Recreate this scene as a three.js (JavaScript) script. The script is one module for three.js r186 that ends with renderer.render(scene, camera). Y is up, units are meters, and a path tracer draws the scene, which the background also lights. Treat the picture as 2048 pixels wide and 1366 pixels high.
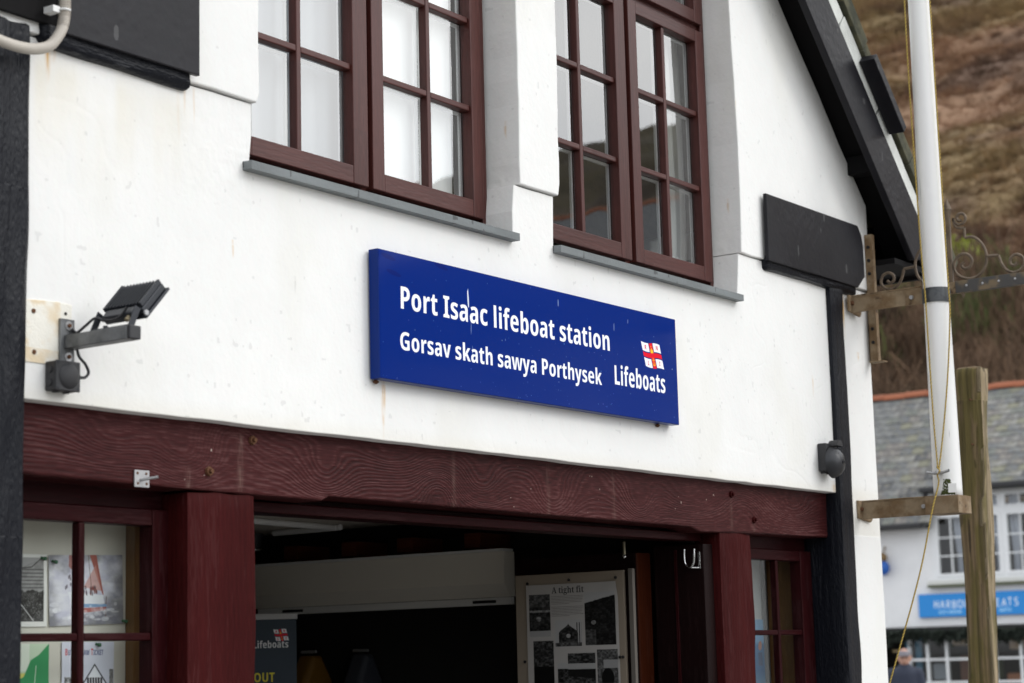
import * as THREE from 'three';
import { RoundedBoxGeometry } from 'three/addons/geometries/RoundedBoxGeometry.js';
import { mergeGeometries, mergeVertices, toCreasedNormals } from 'three/addons/utils/BufferGeometryUtils.js';

/* ------------------------------------------------------------------ camera, sky, sun, exposure */
const scene = new THREE.Scene();
const camera = new THREE.PerspectiveCamera(19.387, 2048 / 1366, 0.1, 900);
camera.position.set(-6.329, 1.62, 4.382);
camera.up.set(-0.11434, 0.98705, 0.1125);
camera.lookAt(-6.329 + 0.80714 * 10, 1.62 + 0.15832 * 10, 4.382 - 0.56873 * 10);
camera.filmGauge = 36;
camera.focus = 7.9;
camera.userData.fStop = 3.4;
scene.add(camera);

const SUN = new THREE.Vector3(0.40, 0.52, 0.70).normalize();
const renderer = new THREE.WebGLRenderer({ antialias: true });
renderer.setSize(1024, 683);
renderer.toneMapping = THREE.LinearToneMapping;
renderer.toneMappingExposure = 1.08;
renderer.shadowMap.enabled = true;

/* noise ------------------------------------------------------------------------------------- */
function mulberry(a) { return () => { a |= 0; a = a + 0x6D2B79F5 | 0; let t = Math.imul(a ^ a >>> 15, 1 | a); t = t + Math.imul(t ^ t >>> 7, 61 | t) ^ t; return ((t ^ t >>> 14) >>> 0) / 4294967296; }; }
const rnd = mulberry(7);
const R = (a, b) => a + (b - a) * rnd();
const PERM = new Uint8Array(512), GR = new Float32Array(512);
{ const p = mulberry(99), a = [...Array(256).keys()]; for (let i = 255; i > 0; i--) { const j = Math.floor(p() * (i + 1)); [a[i], a[j]] = [a[j], a[i]]; } for (let i = 0; i < 512; i++) { PERM[i] = a[i & 255]; GR[i] = p() * 2 - 1; } }
const fade = (t) => t * t * t * (t * (t * 6 - 15) + 10), lerp = (a, b, t) => a + (b - a) * t, clamp = (x, a = 0, b = 1) => Math.min(b, Math.max(a, x));
const smooth = (a, b, x) => { const t = clamp((x - a) / (b - a)); return t * t * (3 - 2 * t); };
function n2(x, y) {            // value noise, -1..1
  const X = Math.floor(x), Y = Math.floor(y), u = fade(x - X), v = fade(y - Y);
  const h = (i, j) => GR[PERM[(X + i & 255) + PERM[Y + j & 255]]];
  return lerp(lerp(h(0, 0), h(1, 0), u), lerp(h(0, 1), h(1, 1), u), v);
}
function n3(x, y, z) { const Z = Math.floor(z), w = fade(z - Z); return lerp(n2(x + Z * 17.3, y + Z * 9.1), n2(x + (Z + 1) * 17.3, y + (Z + 1) * 9.1), w); }
function fbm(x, y, o = 4) { let s = 0, a = 0.5, t = 0; for (let i = 0; i < o; i++) { s += a * n2(x, y); t += a; a *= 0.5; x = x * 2.03 + 11.7; y = y * 2.03 + 5.3; } return s / t; }

{ // an overcast sky, brighter where the sun stands behind the cloud
  const W = 512, H = 256, d = new Float32Array(W * H * 4);
  for (let j = 0; j < H; j++) for (let i = 0; i < W; i++) {
    const ph = ((i + 0.5) / W - 0.5) * 2 * Math.PI, th = ((j + 0.5) / H - 0.5) * Math.PI;
    const x = Math.cos(ph) * Math.cos(th), y = Math.sin(th), z = Math.sin(ph) * Math.cos(th), o = (j * W + i) * 4;
    if (y < -0.01) { d[o] = 0.20; d[o + 1] = 0.19; d[o + 2] = 0.18; d[o + 3] = 1; continue; }
    const c = x * SUN.x + y * SUN.y + z * SUN.z, a = Math.acos(clamp(c, -1, 1));
    const k = 1 / (y + 0.28), cl = fbm(x * k * 2.1 + 3, z * k * 2.1 + 8, 5);
    const L = (1.42 - 0.2 * y + 1.25 * Math.exp(-((a / 0.66) ** 2))) * (1 + 0.26 * cl);
    const t = smooth(-0.5, 0.4, cl) * 0.6 + 0.4 * Math.exp(-((a / 0.9) ** 2));
    d[o] = L * lerp(0.90, 1.0, t); d[o + 1] = L * lerp(0.955, 1.0, t); d[o + 2] = L * lerp(1.04, 0.99, t); d[o + 3] = 1;
  }
  const sky = new THREE.DataTexture(d, W, H, THREE.RGBAFormat, THREE.FloatType);
  sky.mapping = THREE.EquirectangularReflectionMapping; sky.magFilter = THREE.LinearFilter; sky.minFilter = THREE.LinearFilter; sky.needsUpdate = true;
  scene.background = sky; scene.environment = sky;
}
const sun = new THREE.DirectionalLight(new THREE.Color(1, 0.97, 0.92), 0.55);
sun.position.copy(SUN).multiplyScalar(60); sun.castShadow = true; sun.shadow.radius = 34;
sun.shadow.mapSize.set(2048, 2048); Object.assign(sun.shadow.camera, { left: -40, right: 40, top: 40, bottom: -40, near: 1, far: 160 });
scene.add(sun); scene.add(sun.target);

/* ------------------------------------------------------------------ helpers */
const used = {};
function numbered(n) { used[n] = (used[n] ?? 0) + 1; return used[n] === 1 ? n : n + '_' + String(used[n] - 1).padStart(3, '0'); }
function shade(o) { o.castShadow = true; o.receiveShadow = true; return o; }
function tag(o, label, category, group) { o.userData.label = label; o.userData.category = category; if (group) o.userData.group = group; return o; }
function thing(name, label, category, pos = [0, 0, 0], group) { const g = new THREE.Group(); g.name = numbered(name); g.position.set(...pos); tag(g, label, category, group); scene.add(g); return g; }
function part(name, geo, mat, parent, label) { const m = shade(new THREE.Mesh(geo, mat)); m.name = name; if (label) m.userData.label = label; parent.add(m); return m; }
function solo(name, geo, mat, label, category, group) { const m = shade(new THREE.Mesh(geo, mat)); m.name = numbered(name); tag(m, label, category, group); scene.add(m); return m; }
function struct(name, geo, mat) { const m = shade(new THREE.Mesh(geo, mat)); m.name = numbered(name); m.userData.kind = 'structure'; scene.add(m); return m; }

// uv in metres by the face's main direction
function boxuv(g, swap = false, du = 0, dv = 0) {
  if (g.index) g = g.toNonIndexed();
  const p = g.attributes.position; if (!g.attributes.normal) g.computeVertexNormals();
  const uv = new Float32Array(p.count * 2), A = new THREE.Vector3(), B = new THREE.Vector3(), C = new THREE.Vector3();
  for (let i = 0; i < p.count; i += 3) {
    A.fromBufferAttribute(p, i); B.fromBufferAttribute(p, i + 1); C.fromBufferAttribute(p, i + 2);
    const n = B.clone().sub(A).cross(C.clone().sub(A)), ax = Math.abs(n.x), ay = Math.abs(n.y), az = Math.abs(n.z);
    [A, B, C].forEach((v, k) => { let a, b; if (az >= ax && az >= ay) { a = v.x; b = v.y; } else if (ax >= ay) { a = v.z; b = v.y; } else { a = v.x; b = v.z; } if (swap) [a, b] = [b, a]; uv[(i + k) * 2] = a + du; uv[(i + k) * 2 + 1] = b + dv; });
  }
  g.setAttribute('uv', new THREE.BufferAttribute(uv, 2));
  return g;
}
// box given by its two corners
function bx(x0, y0, z0, x1, y1, z1, r = 0.003, swap = false) {
  const w = Math.abs(x1 - x0), h = Math.abs(y1 - y0), d = Math.abs(z1 - z0), rr = Math.min(r, w * 0.45, h * 0.45, d * 0.45);
  const g = rr > 0.0004 ? new RoundedBoxGeometry(w, h, d, 2, rr) : new THREE.BoxGeometry(w, h, d);
  g.translate((x0 + x1) / 2, (y0 + y1) / 2, (z0 + z1) / 2);
  return boxuv(g, swap, rnd() * 3, rnd() * 3);
}
function strip(g) { const o = g.index ? g.toNonIndexed() : g; for (const k of Object.keys(o.attributes)) if (!['position', 'normal', 'uv'].includes(k)) o.deleteAttribute(k); return o; }
const join = (list) => mergeGeometries(list.map(strip));
function tube(pts, r, seg = 40, rad = 8, closed = false) { return new THREE.TubeGeometry(new THREE.CatmullRomCurve3(pts.map((p) => new THREE.Vector3(...p)), closed, 'centripetal'), seg, r, rad, closed); }
function cyl(r0, r1, a, b, n = 16) { // cylinder from point a to point b
  const A = new THREE.Vector3(...a), B = new THREE.Vector3(...b), d = B.clone().sub(A), g = new THREE.CylinderGeometry(r1, r0, d.length(), n);
  g.applyQuaternion(new THREE.Quaternion().setFromUnitVectors(new THREE.Vector3(0, 1, 0), d.normalize())); g.translate(...A.add(B).multiplyScalar(0.5).toArray()); return g;
}
function wig(pts, step, amp, seed = 0) { // an outline with small hand-made waves along its edges
  const out = [];
  for (let i = 0; i < pts.length; i++) {
    const [x0, y0] = pts[i], [x1, y1] = pts[(i + 1) % pts.length], L = Math.hypot(x1 - x0, y1 - y0), n = Math.max(1, Math.round(L / step));
    for (let k = 0; k < n; k++) { const t = k / n, x = lerp(x0, x1, t), y = lerp(y0, y1, t), e = k ? 1 : 0.4; out.push([x + amp * e * fbm(x * 7 + seed, y * 7, 3), y + amp * e * fbm(x * 7 + 40, y * 7 + seed, 3)]); }
  }
  return out;
}
function shapeOf(pts, holes = []) { const s = new THREE.Shape(pts.map((p) => new THREE.Vector2(...p))); for (const h of holes) s.holes.push(new THREE.Path(h.map((p) => new THREE.Vector2(...p)))); return s; }
function slab(pts, holes, z0, z1, bevel = 0.004, seg = 2) {
  const g = new THREE.ExtrudeGeometry(shapeOf(pts, holes), { depth: z1 - z0 - 2 * bevel, bevelEnabled: bevel > 0, bevelSize: bevel, bevelThickness: bevel, bevelOffset: -bevel, bevelSegments: seg, curveSegments: 12 });
  g.translate(0, 0, z0 + bevel); return g;
}
function rough(x0, y0, z0, x1, y1, z1, step, amp, f = 9, seed = 0) { // a hewn timber
  const w = x1 - x0, h = y1 - y0, d = z1 - z0; let g = new THREE.BoxGeometry(w, h, d, Math.max(2, Math.round(w / step)), Math.max(2, Math.round(h / step)), Math.max(2, Math.round(d / step)));
  g.deleteAttribute('uv'); g.deleteAttribute('normal'); g = mergeVertices(g, 1e-5); const p = g.attributes.position;
  for (let i = 0; i < p.count; i++) {
    const x = p.getX(i), y = p.getY(i), z = p.getZ(i), long = h > w ? [x * f * 2, y * f * 0.35, z * f * 2] : [x * f * 0.35, y * f * 2, z * f * 2];
    const a = n3(long[0] + seed, long[1], long[2]) + 0.5 * n3(long[0] * 2.3 + seed + 9, long[1] * 2.3, long[2] * 2.3);
    const ex = Math.abs(x) > w / 2 - 1e-4 ? Math.sign(x) : 0, ey = Math.abs(y) > h / 2 - 1e-4 ? Math.sign(y) : 0, ez = Math.abs(z) > d / 2 - 1e-4 ? Math.sign(z) : 0;
    const c = Math.abs(ex) + Math.abs(ey) + Math.abs(ez) > 1 ? -1.1 : 0;
    p.setXYZ(i, x + ex * amp * (a + c), y + ey * amp * (a + c), z + ez * amp * (a + c));
  }
  g.translate((x0 + x1) / 2, (y0 + y1) / 2, (z0 + z1) / 2); g.computeVertexNormals();
  return boxuv(toCreasedNormals(g, 0.9), h > w, seed, seed);
}

/* ------------------------------------------------------------------ procedural textures */
const toS = (c) => Math.round(255 * (c <= 0.0031308 ? 12.92 * c : 1.055 * Math.pow(clamp(c), 1 / 2.4) - 0.055));
function ctex(w, h, fn, rx = 1, ry = 1) { // colour map from linear colours, repeat in metres
  const d = new Uint8Array(w * h * 4);
  for (let j = 0; j < h; j++) for (let i = 0; i < w; i++) { const c = fn((i + 0.5) / w, (j + 0.5) / h), o = (j * w + i) * 4; d[o] = toS(clamp(c[0])); d[o + 1] = toS(clamp(c[1])); d[o + 2] = toS(clamp(c[2])); d[o + 3] = 255; }
  return fin(new THREE.DataTexture(d, w, h), true, rx, ry);
}
function gtex(w, h, fn, rx = 1, ry = 1) { const d = new Uint8Array(w * h * 4); for (let j = 0; j < h; j++) for (let i = 0; i < w; i++) { const c = Math.round(255 * clamp(fn((i + 0.5) / w, (j + 0.5) / h))), o = (j * w + i) * 4; d[o] = d[o + 1] = d[o + 2] = c; d[o + 3] = 255; } return fin(new THREE.DataTexture(d, w, h), false, rx, ry); }
function fin(t, srgb, rx, ry) { t.wrapS = t.wrapT = THREE.RepeatWrapping; t.magFilter = THREE.LinearFilter; t.minFilter = THREE.LinearMipmapLinearFilter; t.generateMipmaps = true; if (srgb) t.colorSpace = THREE.SRGBColorSpace; t.repeat.set(rx, ry); t.needsUpdate = true; return t; }
const per = (u, v, f, o = 4, s = 0) => { // noise that tiles over 0..1
  const w = (t) => smooth(0, 1, t); const a = fbm(u * f + s, v * f, o), b = fbm((u - 1) * f + s, v * f, o), c = fbm(u * f + s, (v - 1) * f, o), e = fbm((u - 1) * f + s, (v - 1) * f, o);
  return lerp(lerp(a, b, w(u)), lerp(c, e, w(u)), w(v)) * 1.25;
};
function std(o) { return new THREE.MeshPhysicalMaterial({ roughness: 0.8, ...o }); }
const lin = (r, g, b) => new THREE.Color().setRGB(r, g, b);
function canvas(w, h, draw) { const c = document.createElement('canvas'); c.width = w; c.height = h; draw(c.getContext('2d'), w, h); const t = new THREE.CanvasTexture(c); t.colorSpace = THREE.SRGBColorSpace; t.anisotropy = 8; return t; }

// plaster: one sheet of x -3.2..3.2, y 2.2..5.4, with the wall's own stains
const WX = -3.2, WY = 2.2, WW = 6.4, WH = 3.2;
const drips = [ // x, y top, length, width, strength, kind 0 rust, 1 grey
  [-2.449, 3.452, 0.11, 0.017, 0.75, 0], [-2.425, 3.452, 0.05, 0.02, 0.5, 0], [-1.882, 3.46, 0.11, 0.010, 0.35, 0], [-1.91, 3.46, 0.20, 0.012, 0.22, 0], [-1.84, 3.46, 0.14, 0.008, 0.3, 0],
  [-1.665, 2.975, 0.045, 0.007, 0.95, 0], [-0.905, 2.595, 0.21, 0.014, 0.55, 0], [-0.895, 2.595, 0.12, 0.008, 0.6, 0], [2.43, 2.95, 0.10, 0.010, 0.45, 0], [-1.363, 2.90, 0.05, 0.006, 0.5, 1],
  [2.635, 3.41, 0.30, 0.016, 0.55, 0], [2.815, 3.42, 0.24, 0.022, 0.9, 0], [2.90, 3.42, 0.06, 0.02, 0.6, 0], [2.60, 2.44, 0.05, 0.05, 0.5, 0], [-0.05, 3.72, 0.06, 0.012, 0.4, 0], [1.95, 2.62, 0.06, 0.008, 0.25, 1], [2.2, 2.72, 0.09, 0.006, 0.25, 1], [1.745, 4.2, 0.1, 0.02, 0.3, 0], [2.96, 3.12, 0.03, 0.02, 0.6, 0],
];
const plasterC = ctex(2048, 1024, (u, v) => {
  const x = WX + u * WW, y = WY + v * WH;
  let t = 0.80 + 0.025 * fbm(x * 1.7, y * 1.7, 4) + 0.015 * fbm(x * 14, y * 9, 3);
  let c = [t * 1.0, t * 0.995, t * 0.975];
  const dirt = smooth(0.18, 0.6, fbm(x * 2.3 + 30, y * 1.1, 5)) * 0.05; c = [c[0] * (1 - dirt * 0.5), c[1] * (1 - dirt * 0.6), c[2] * (1 - dirt)];
  const speck = n2(x * 60, y * 60) * n2(x * 23 + 4, y * 23); if (speck > 0.62) c = c.map((q) => q * 0.88);
  const under = smooth(3.46, 3.36, y) * smooth(3.0, 3.4, y) * smooth(-1.7, -1.95, x) * (0.5 + 0.5 * n2(x * 25, y * 2)) * 0.16; c = [c[0] * (1 - under * 0.3), c[1] * (1 - under * 0.5), c[2] * (1 - under)];
  const low = smooth(2.46, 2.40, y) * 0.07; c = [c[0] * (1 - low * 0.5), c[1] * (1 - low * 0.7), c[2] * (1 - low * 1.2)];
  for (const [dx, dy, L, w, s, k] of drips) {
    if (Math.abs(x - dx) > w * 3 || y > dy + 0.02 || y < dy - L * 1.2) continue;
    const q = (dy - y) / L, ww = w * (1 - 0.45 * q), off = x - dx - 0.3 * w * n2(y * 14, dx * 9), a = s * Math.exp(-((off / (ww * 0.6)) ** 2)) * (q < 0 ? 0.4 : 1 - smooth(0.3, 1.1, q)) * (0.75 + 0.5 * n2(x * 170, y * 30));
    const m = k ? [0.32, 0.31, 0.28] : [0.62, 0.36, 0.10]; c = c.map((e, i) => lerp(e, m[i], clamp(a)));
  }
  return c;
}, 1 / WW, 1 / WH);
const plasterB = gtex(2048, 1024, (u, v) => {
  const x = WX + u * WW, y = WY + v * WH;
  let h = 0.5 + 0.26 * fbm(x * 2.6, y * 2.6, 3) + 0.10 * fbm(x * 11 + 7, y * 8, 3) + 0.03 * n2(x * 70, y * 55) + 0.025 * n2(x * 150, y * 140);
  h += 0.13 * smooth(0.1, 0.5, fbm(x * 1.4 + 70, y * 1.4, 2)) * fbm(x * 22 + y * 8, y * 16 - x * 9, 3);
  const ridge = 1 - Math.abs(fbm(x * 1.8 + 13, y * 2.2 + 5, 3)) * 26; if (ridge > 0) h -= 0.10 * ridge * smooth(0.1, 0.4, n2(x * 1.3, y * 1.7 + 2));
  if (x > -1.98 && x < -1.58 && y > 3.1 && y < 3.47) h += 0.16 * fbm(x * 34, y * 26, 3) * smooth(-1.98, -1.9, x);
  return h;
}, 1 / WW, 1 / WH);
const M = {};
M.plaster = std({ map: plasterC, bumpMap: plasterB, bumpScale: 0.0065, roughness: 0.92 });
function plasterUV(g) { g = boxuv(g); const u = g.attributes.uv; for (let i = 0; i < u.count; i++) u.setXY(i, u.getX(i) - WX, u.getY(i) - WY); return g; }

// painted softwood, grain along u; knots draw the loops
function grain(w, h, W, H, knots, freq, seed) {
  return (u, v) => {
    const x = u * W, y = v * H; let f = y + 0.022 * fbm(x * 1.3 + seed, y * 3, 3) + 0.004 * fbm(x * 9 + seed, y * 24, 2);
    for (const [kx, ky, sx, sy, a] of knots) { const dx = (x - kx) / sx, dy = (y - ky) / sy; f += 1.3 * a * Math.exp(-(dx * dx + dy * dy)); }
    const s = Math.sin(f * freq * Math.PI * 2 + 2.2 * n2(f * 31 + seed, x * 0.8)), late = Math.pow(0.5 + 0.5 * s, 1.3) * (0.35 + 0.65 * smooth(-0.5, 0.5, fbm(x * 2.2 + seed, f * 14, 3)));
    return [late, fbm(x * 26 + seed, y * 260, 2), fbm(x * 1.1 + seed + 3, y * 3, 3)];
  };
}
const beamKnots = [[0.42, 0.13, 0.17, 0.075, 0.075], [0.70, 0.10, 0.13, 0.10, 0.10], [0.92, 0.2, 0.12, 0.09, -0.07], [1.38, 0.08, 0.14, 0.10, 0.09], [1.72, 0.17, 0.20, 0.07, 0.06], [2.0, 0.06, 0.11, 0.09, -0.08], [2.28, 0.10, 0.13, 0.10, 0.08], [2.75, 0.05, 0.15, 0.11, 0.10], [3.05, 0.20, 0.16, 0.08, -0.06], [3.4, 0.08, 0.12, 0.09, 0.09], [3.8, 0.13, 0.2, 0.08, 0.07], [4.3, 0.10, 0.16, 0.1, -0.07], [4.8, 0.13, 0.2, 0.08, 0.08]];
const gb = grain(2048, 128, 5.2, 0.26, beamKnots, 60, 3), beamDrip = [[0.72, 0.06], [0.955, 0.18], [2.10, 0.22], [2.72, 0.2], [3.2, 0.2], [4.19, 0.16], [4.40, 0.06]];
M.beam = std({
  map: ctex(2048, 160, (u, v) => {
    const [l, n, m] = gb(u, v), x = u * 5.2, y = v * 0.26; let k = 0.74 + 0.6 * m + 0.35 * n + 0.28 * l, c = [0.052 * k, 0.0120 * k, 0.0125 * k];
    const wear = smooth(0.30, 0.7, n * 0.5 + m * 0.5 + 0.3 * l) * 0.14; c = c.map((q, i) => lerp(q, [0.22, 0.15, 0.14][i], wear));
    for (const [dx, dy] of beamDrip) { const a = Math.exp(-(((x - dx) / 0.012) ** 2)) * smooth(dy + 0.02, dy - 0.01, y) * (dx < 1 ? 0.4 : 0.2) * (0.6 + 0.6 * n2(x * 200, y * 30)); c = c.map((q, i) => lerp(q, [0.20, 0.13, 0.11][i], clamp(a))); }
    const chip = n2(x * 95, y * 120) * n2(x * 33 + 5, y * 40) * n2(x * 4, 7); if (chip > 0.56) c = [0.30, 0.24, 0.21];
    return c;
  }, 1 / 5.2, 1 / 0.26),
  bumpMap: gtex(2048, 160, (u, v) => { const [l, n] = gb(u, v); return 0.45 + 0.42 * l + 0.10 * n; }, 1 / 5.2, 1 / 0.26), bumpScale: 0.0024, roughness: 0.44, specularIntensity: 0.18,
});
const gw = grain(1024, 256, 2, 0.5, [[0.5, 0.2, 0.12, 0.04, 0.04], [1.4, 0.35, 0.14, 0.04, -0.04]], 46, 21);
function redwood(base, rough, bump, wearAmt = 0.06) {
  return std({ map: ctex(1024, 256, (u, v) => { const [l, n, m] = gw(u, v), k = 0.86 + 0.28 * m + 0.16 * n - 0.12 * l; let c = base.map((b) => b * k); const w = smooth(0.25, 0.6, n * 0.5 + fbm(u * 8, v * 30, 3)) * wearAmt; c = c.map((q, i) => lerp(q, [0.17, 0.11, 0.11][i], w)); const chip = n2(u * 260, v * 90) * n2(u * 80 + 5, v * 33); if (wearAmt > 0.05 && chip > 0.80) c = [0.33, 0.27, 0.25]; return c; }, 0.5, 2), bumpMap: gtex(1024, 256, (u, v) => { const [l, n] = gw(u, v); return 0.5 + 0.2 * l + 0.22 * n; }, 0.5, 2), bumpScale: bump, roughness: rough, specularIntensity: 0.22 });
}
M.post = redwood([0.048, 0.0060, 0.0062], 0.55, 0.0018, 0.05); M.post.specularIntensity = 0.1;
M.sash = redwood([0.080, 0.023, 0.019], 0.33, 0.0006, 0.05); M.sash.specularIntensity = 0.6;
M.joinery = redwood([0.026, 0.004, 0.005], 0.4, 0.0008, 0.05);
M.varnish = redwood([0.038, 0.0075, 0.002], 0.4, 0.0006, 0.03);
M.oak = redwood([0.17, 0.085, 0.03], 0.5, 0.0006, 0.02);
M.joinery.specularIntensity = 0.12;
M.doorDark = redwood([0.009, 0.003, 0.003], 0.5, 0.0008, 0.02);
const blk = (f, s) => (u, v) => 0.5 + 0.28 * per(u, v, f, 4, s) + 0.2 * per(u, v, f * 6, 2, s + 5);
M.tar = std({ specularIntensity: 0.35, color: lin(0.007, 0.008, 0.012), bumpMap: gtex(512, 512, (u, v) => 0.5 + 0.35 * fbm(u * 5, v * 30, 3) + 0.2 * fbm(u * 60, v * 90, 2), 1, 2), bumpScale: 0.005, roughness: 0.4 });
M.board = std({ map: ctex(512, 512, (u, v) => { const k = 1 + 0.3 * per(u, v, 4, 4); const s = n2(u * 40, v * 13) * n2(u * 13, v * 7 + 3) > 0.66 ? 0.05 : 0; return [0.014 * k + s, 0.0135 * k + s, 0.0165 * k + s]; }), bumpMap: gtex(512, 512, blk(5, 40), 1.3, 1.3), bumpScale: 0.002, roughness: 0.34, specularIntensity: 0.3 });
M.soffit = std({ color: lin(0.006, 0.0055, 0.006), roughness: 0.8, specularIntensity: 0.3 });
M.slateSill = std({ map: ctex(512, 128, (u, v) => { const k = 1 + 0.25 * per(u, v, 9, 4, 6), s = n2(u * 60, v * 9) > 0.86 ? 0.4 : 1; return [0.145 * k * s, 0.16 * k * s, 0.165 * k * s]; }, 0.7, 2.8), bumpMap: gtex(256, 256, blk(8, 2), 2, 2), bumpScale: 0.002, roughness: 0.6 });
M.glass = new THREE.MeshPhysicalMaterial({ color: lin(0.96, 0.98, 0.97), transmission: 1, thickness: 0, roughness: 0.0, ior: 2.8 });
M.glassPlain = new THREE.MeshPhysicalMaterial({ color: lin(0.95, 0.97, 0.96), transmission: 1, thickness: 0, roughness: 0.0, ior: 1.5 });
M.white = std({ color: lin(0.78, 0.78, 0.77), roughness: 0.6 });
M.blind = std({ color: lin(0.80, 0.80, 0.80), roughness: 0.9 });
M.spacer = std({ color: lin(0.55, 0.56, 0.57), metalness: 0.3, roughness: 0.4 });
M.blackPlastic = std({ color: lin(0.018, 0.018, 0.021), roughness: 0.48, bumpMap: gtex(256, 256, (u, v) => 0.5 + 0.4 * per(u, v, 40, 2), 8, 8), bumpScale: 0.0004 });
M.alu = std({ color: lin(0.026, 0.029, 0.036), roughness: 0.42, metalness: 0.35 });
M.galv = std({ map: ctex(256, 256, (u, v) => { const k = 0.5 + 0.7 * smooth(-0.5, 0.5, per(u, v, 5, 4, 12)) + 0.12 * per(u, v, 40, 2, 3); return [0.17 * k, 0.175 * k, 0.18 * k]; }, 3.3, 3.3), roughness: 0.5, metalness: 0.45 });
M.zinc = std({ color: lin(0.42, 0.42, 0.43), roughness: 0.4, metalness: 0.6 });
M.rust = std({ color: lin(0.11, 0.045, 0.018), roughness: 0.9 });
M.steel = std({ color: lin(0.6, 0.6, 0.6), roughness: 0.2, metalness: 1 });
M.rustIron = std({ map: ctex(512, 512, (u, v) => { const a = smooth(-0.35, 0.35, per(u, v, 5, 5, 31)), b = smooth(0.15, 0.5, per(u, v, 9, 4, 61)), g = per(u, v, 40, 2, 4) * 0.15; let c = [lerp(0.155, 0.25, a), lerp(0.095, 0.185, a), lerp(0.045, 0.115, a)]; c = c.map((q, i) => lerp(q, [0.055, 0.03, 0.014][i], b * 0.85) * (1 + g)); return c; }, 2.2, 2.2), bumpMap: gtex(256, 256, blk(12, 9), 4, 4), bumpScale: 0.0015, roughness: 0.85 });
M.wrought = std({ map: ctex(256, 256, (u, v) => { const a = smooth(-0.3, 0.4, per(u, v, 6, 4, 44)); return [lerp(0.10, 0.17, a), lerp(0.072, 0.125, a), lerp(0.05, 0.085, a)]; }, 3, 3), roughness: 0.6, metalness: 0.2 });
M.leadGrey = std({ map: ctex(256, 256, (u, v) => { const a = smooth(-0.2, 0.3, per(u, v, 7, 4, 54)); return [lerp(0.045, 0.09, a), lerp(0.048, 0.095, a), lerp(0.055, 0.10, a)]; }, 4, 4), roughness: 0.6, metalness: 0.3 });
M.pole = std({ map: ctex(256, 512, (u, v) => { const k = 0.80 + 0.03 * per(u, v, 3, 4, 2), s = n2(u * 60, v * 140) * n2(u * 21, v * 50) > 0.7 ? 0.55 : 1; return [k * s, k * s * 0.995, k * s * 0.98]; }), roughness: 0.4 });
M.conduit = std({ map: ctex(128, 256, (u, v) => { const k = 1 + 0.2 * per(u, v, 5, 4, 2); return [0.46 * k, 0.42 * k, 0.37 * k]; }), roughness: 0.6 });
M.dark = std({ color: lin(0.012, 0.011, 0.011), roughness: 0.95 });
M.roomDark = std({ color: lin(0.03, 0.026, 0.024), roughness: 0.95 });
M.cream = std({ color: lin(0.62, 0.60, 0.53), roughness: 0.9 });

/* ------------------------------------------------------------------ ground, hills */
struct('ground', (() => { const g = new THREE.PlaneGeometry(1400, 1400, 1, 1); g.rotateX(-Math.PI / 2); return boxuv(g); })(), std({ map: ctex(512, 512, (u, v) => { const k = 0.9 + 0.3 * per(u, v, 8, 4, 3) + 0.15 * per(u, v, 60, 2); return [0.27 * k, 0.26 * k, 0.245 * k]; }, 0.3, 0.3), roughness: 0.9 }));
const crest = (z) => 24 + 17 * smooth(92, 74, z) + 52 * smooth(34, -34, z) + 3 * fbm(z * 0.05, 3, 3);
function hillY(x, z) {
  const s = Math.max(0, x - 46 + 5 * fbm(z * 0.03, 7, 2)), c = crest(z); let h = s * 0.63; h = h < c * 0.8 ? h : c * 0.8 + c * 0.2 * (1 - Math.exp(-(h - c * 0.8) / (c * 0.2)));
  const k = smooth(0, 8, s); h += k * (1.1 * fbm(x * 0.12, z * 0.07, 3) + 0.55 * fbm(x * 0.9 + 3, z * 0.32, 4) + 0.35 * fbm(x * 2.4, z * 0.9 + 8, 3)); return h - 0.3;
}
const hillTint = (x, z) => {
  const g = smooth(0.10, 0.42, fbm(x * 0.10 + 2.2, z * 0.055 + 1, 4) + 0.14), d = smooth(0.0, 0.55, fbm(x * 0.45 + 9, z * 0.2, 4)), b = fbm(x * 1.4, z * 0.6, 3);
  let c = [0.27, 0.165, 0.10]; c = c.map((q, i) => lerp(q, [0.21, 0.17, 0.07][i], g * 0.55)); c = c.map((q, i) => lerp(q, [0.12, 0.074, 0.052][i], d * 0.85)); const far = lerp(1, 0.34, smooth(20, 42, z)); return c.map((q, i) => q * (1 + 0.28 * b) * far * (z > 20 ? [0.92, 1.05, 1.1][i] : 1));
};
{
  const build = (x0, x1, z0, z1, nx, nz) => {
    const g = new THREE.PlaneGeometry(1, 1, nx, nz), p = g.attributes.position, col = new Float32Array(p.count * 3);
    for (let i = 0; i < p.count; i++) { const x = lerp(x0, x1, p.getX(i) + 0.5), z = lerp(z1, z0, p.getY(i) + 0.5); p.setXYZ(i, x, hillY(x, z), z); col.set(hillTint(x, z), i * 3); }
    const ix = g.index; for (let i = 0; i < ix.count; i += 3) { const a = ix.getX(i); ix.setX(i, ix.getX(i + 1)); ix.setX(i + 1, a); }
    g.setAttribute('color', new THREE.BufferAttribute(col, 3)); g.computeVertexNormals(); return g;
  };
  const m = std({ vertexColors: true, roughness: 1 });
  const hill = struct('hill', build(44, 260, -190, 190, 240, 240), m); hill.userData.label = 'brown bracken hillside rising behind the village';
}
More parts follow.
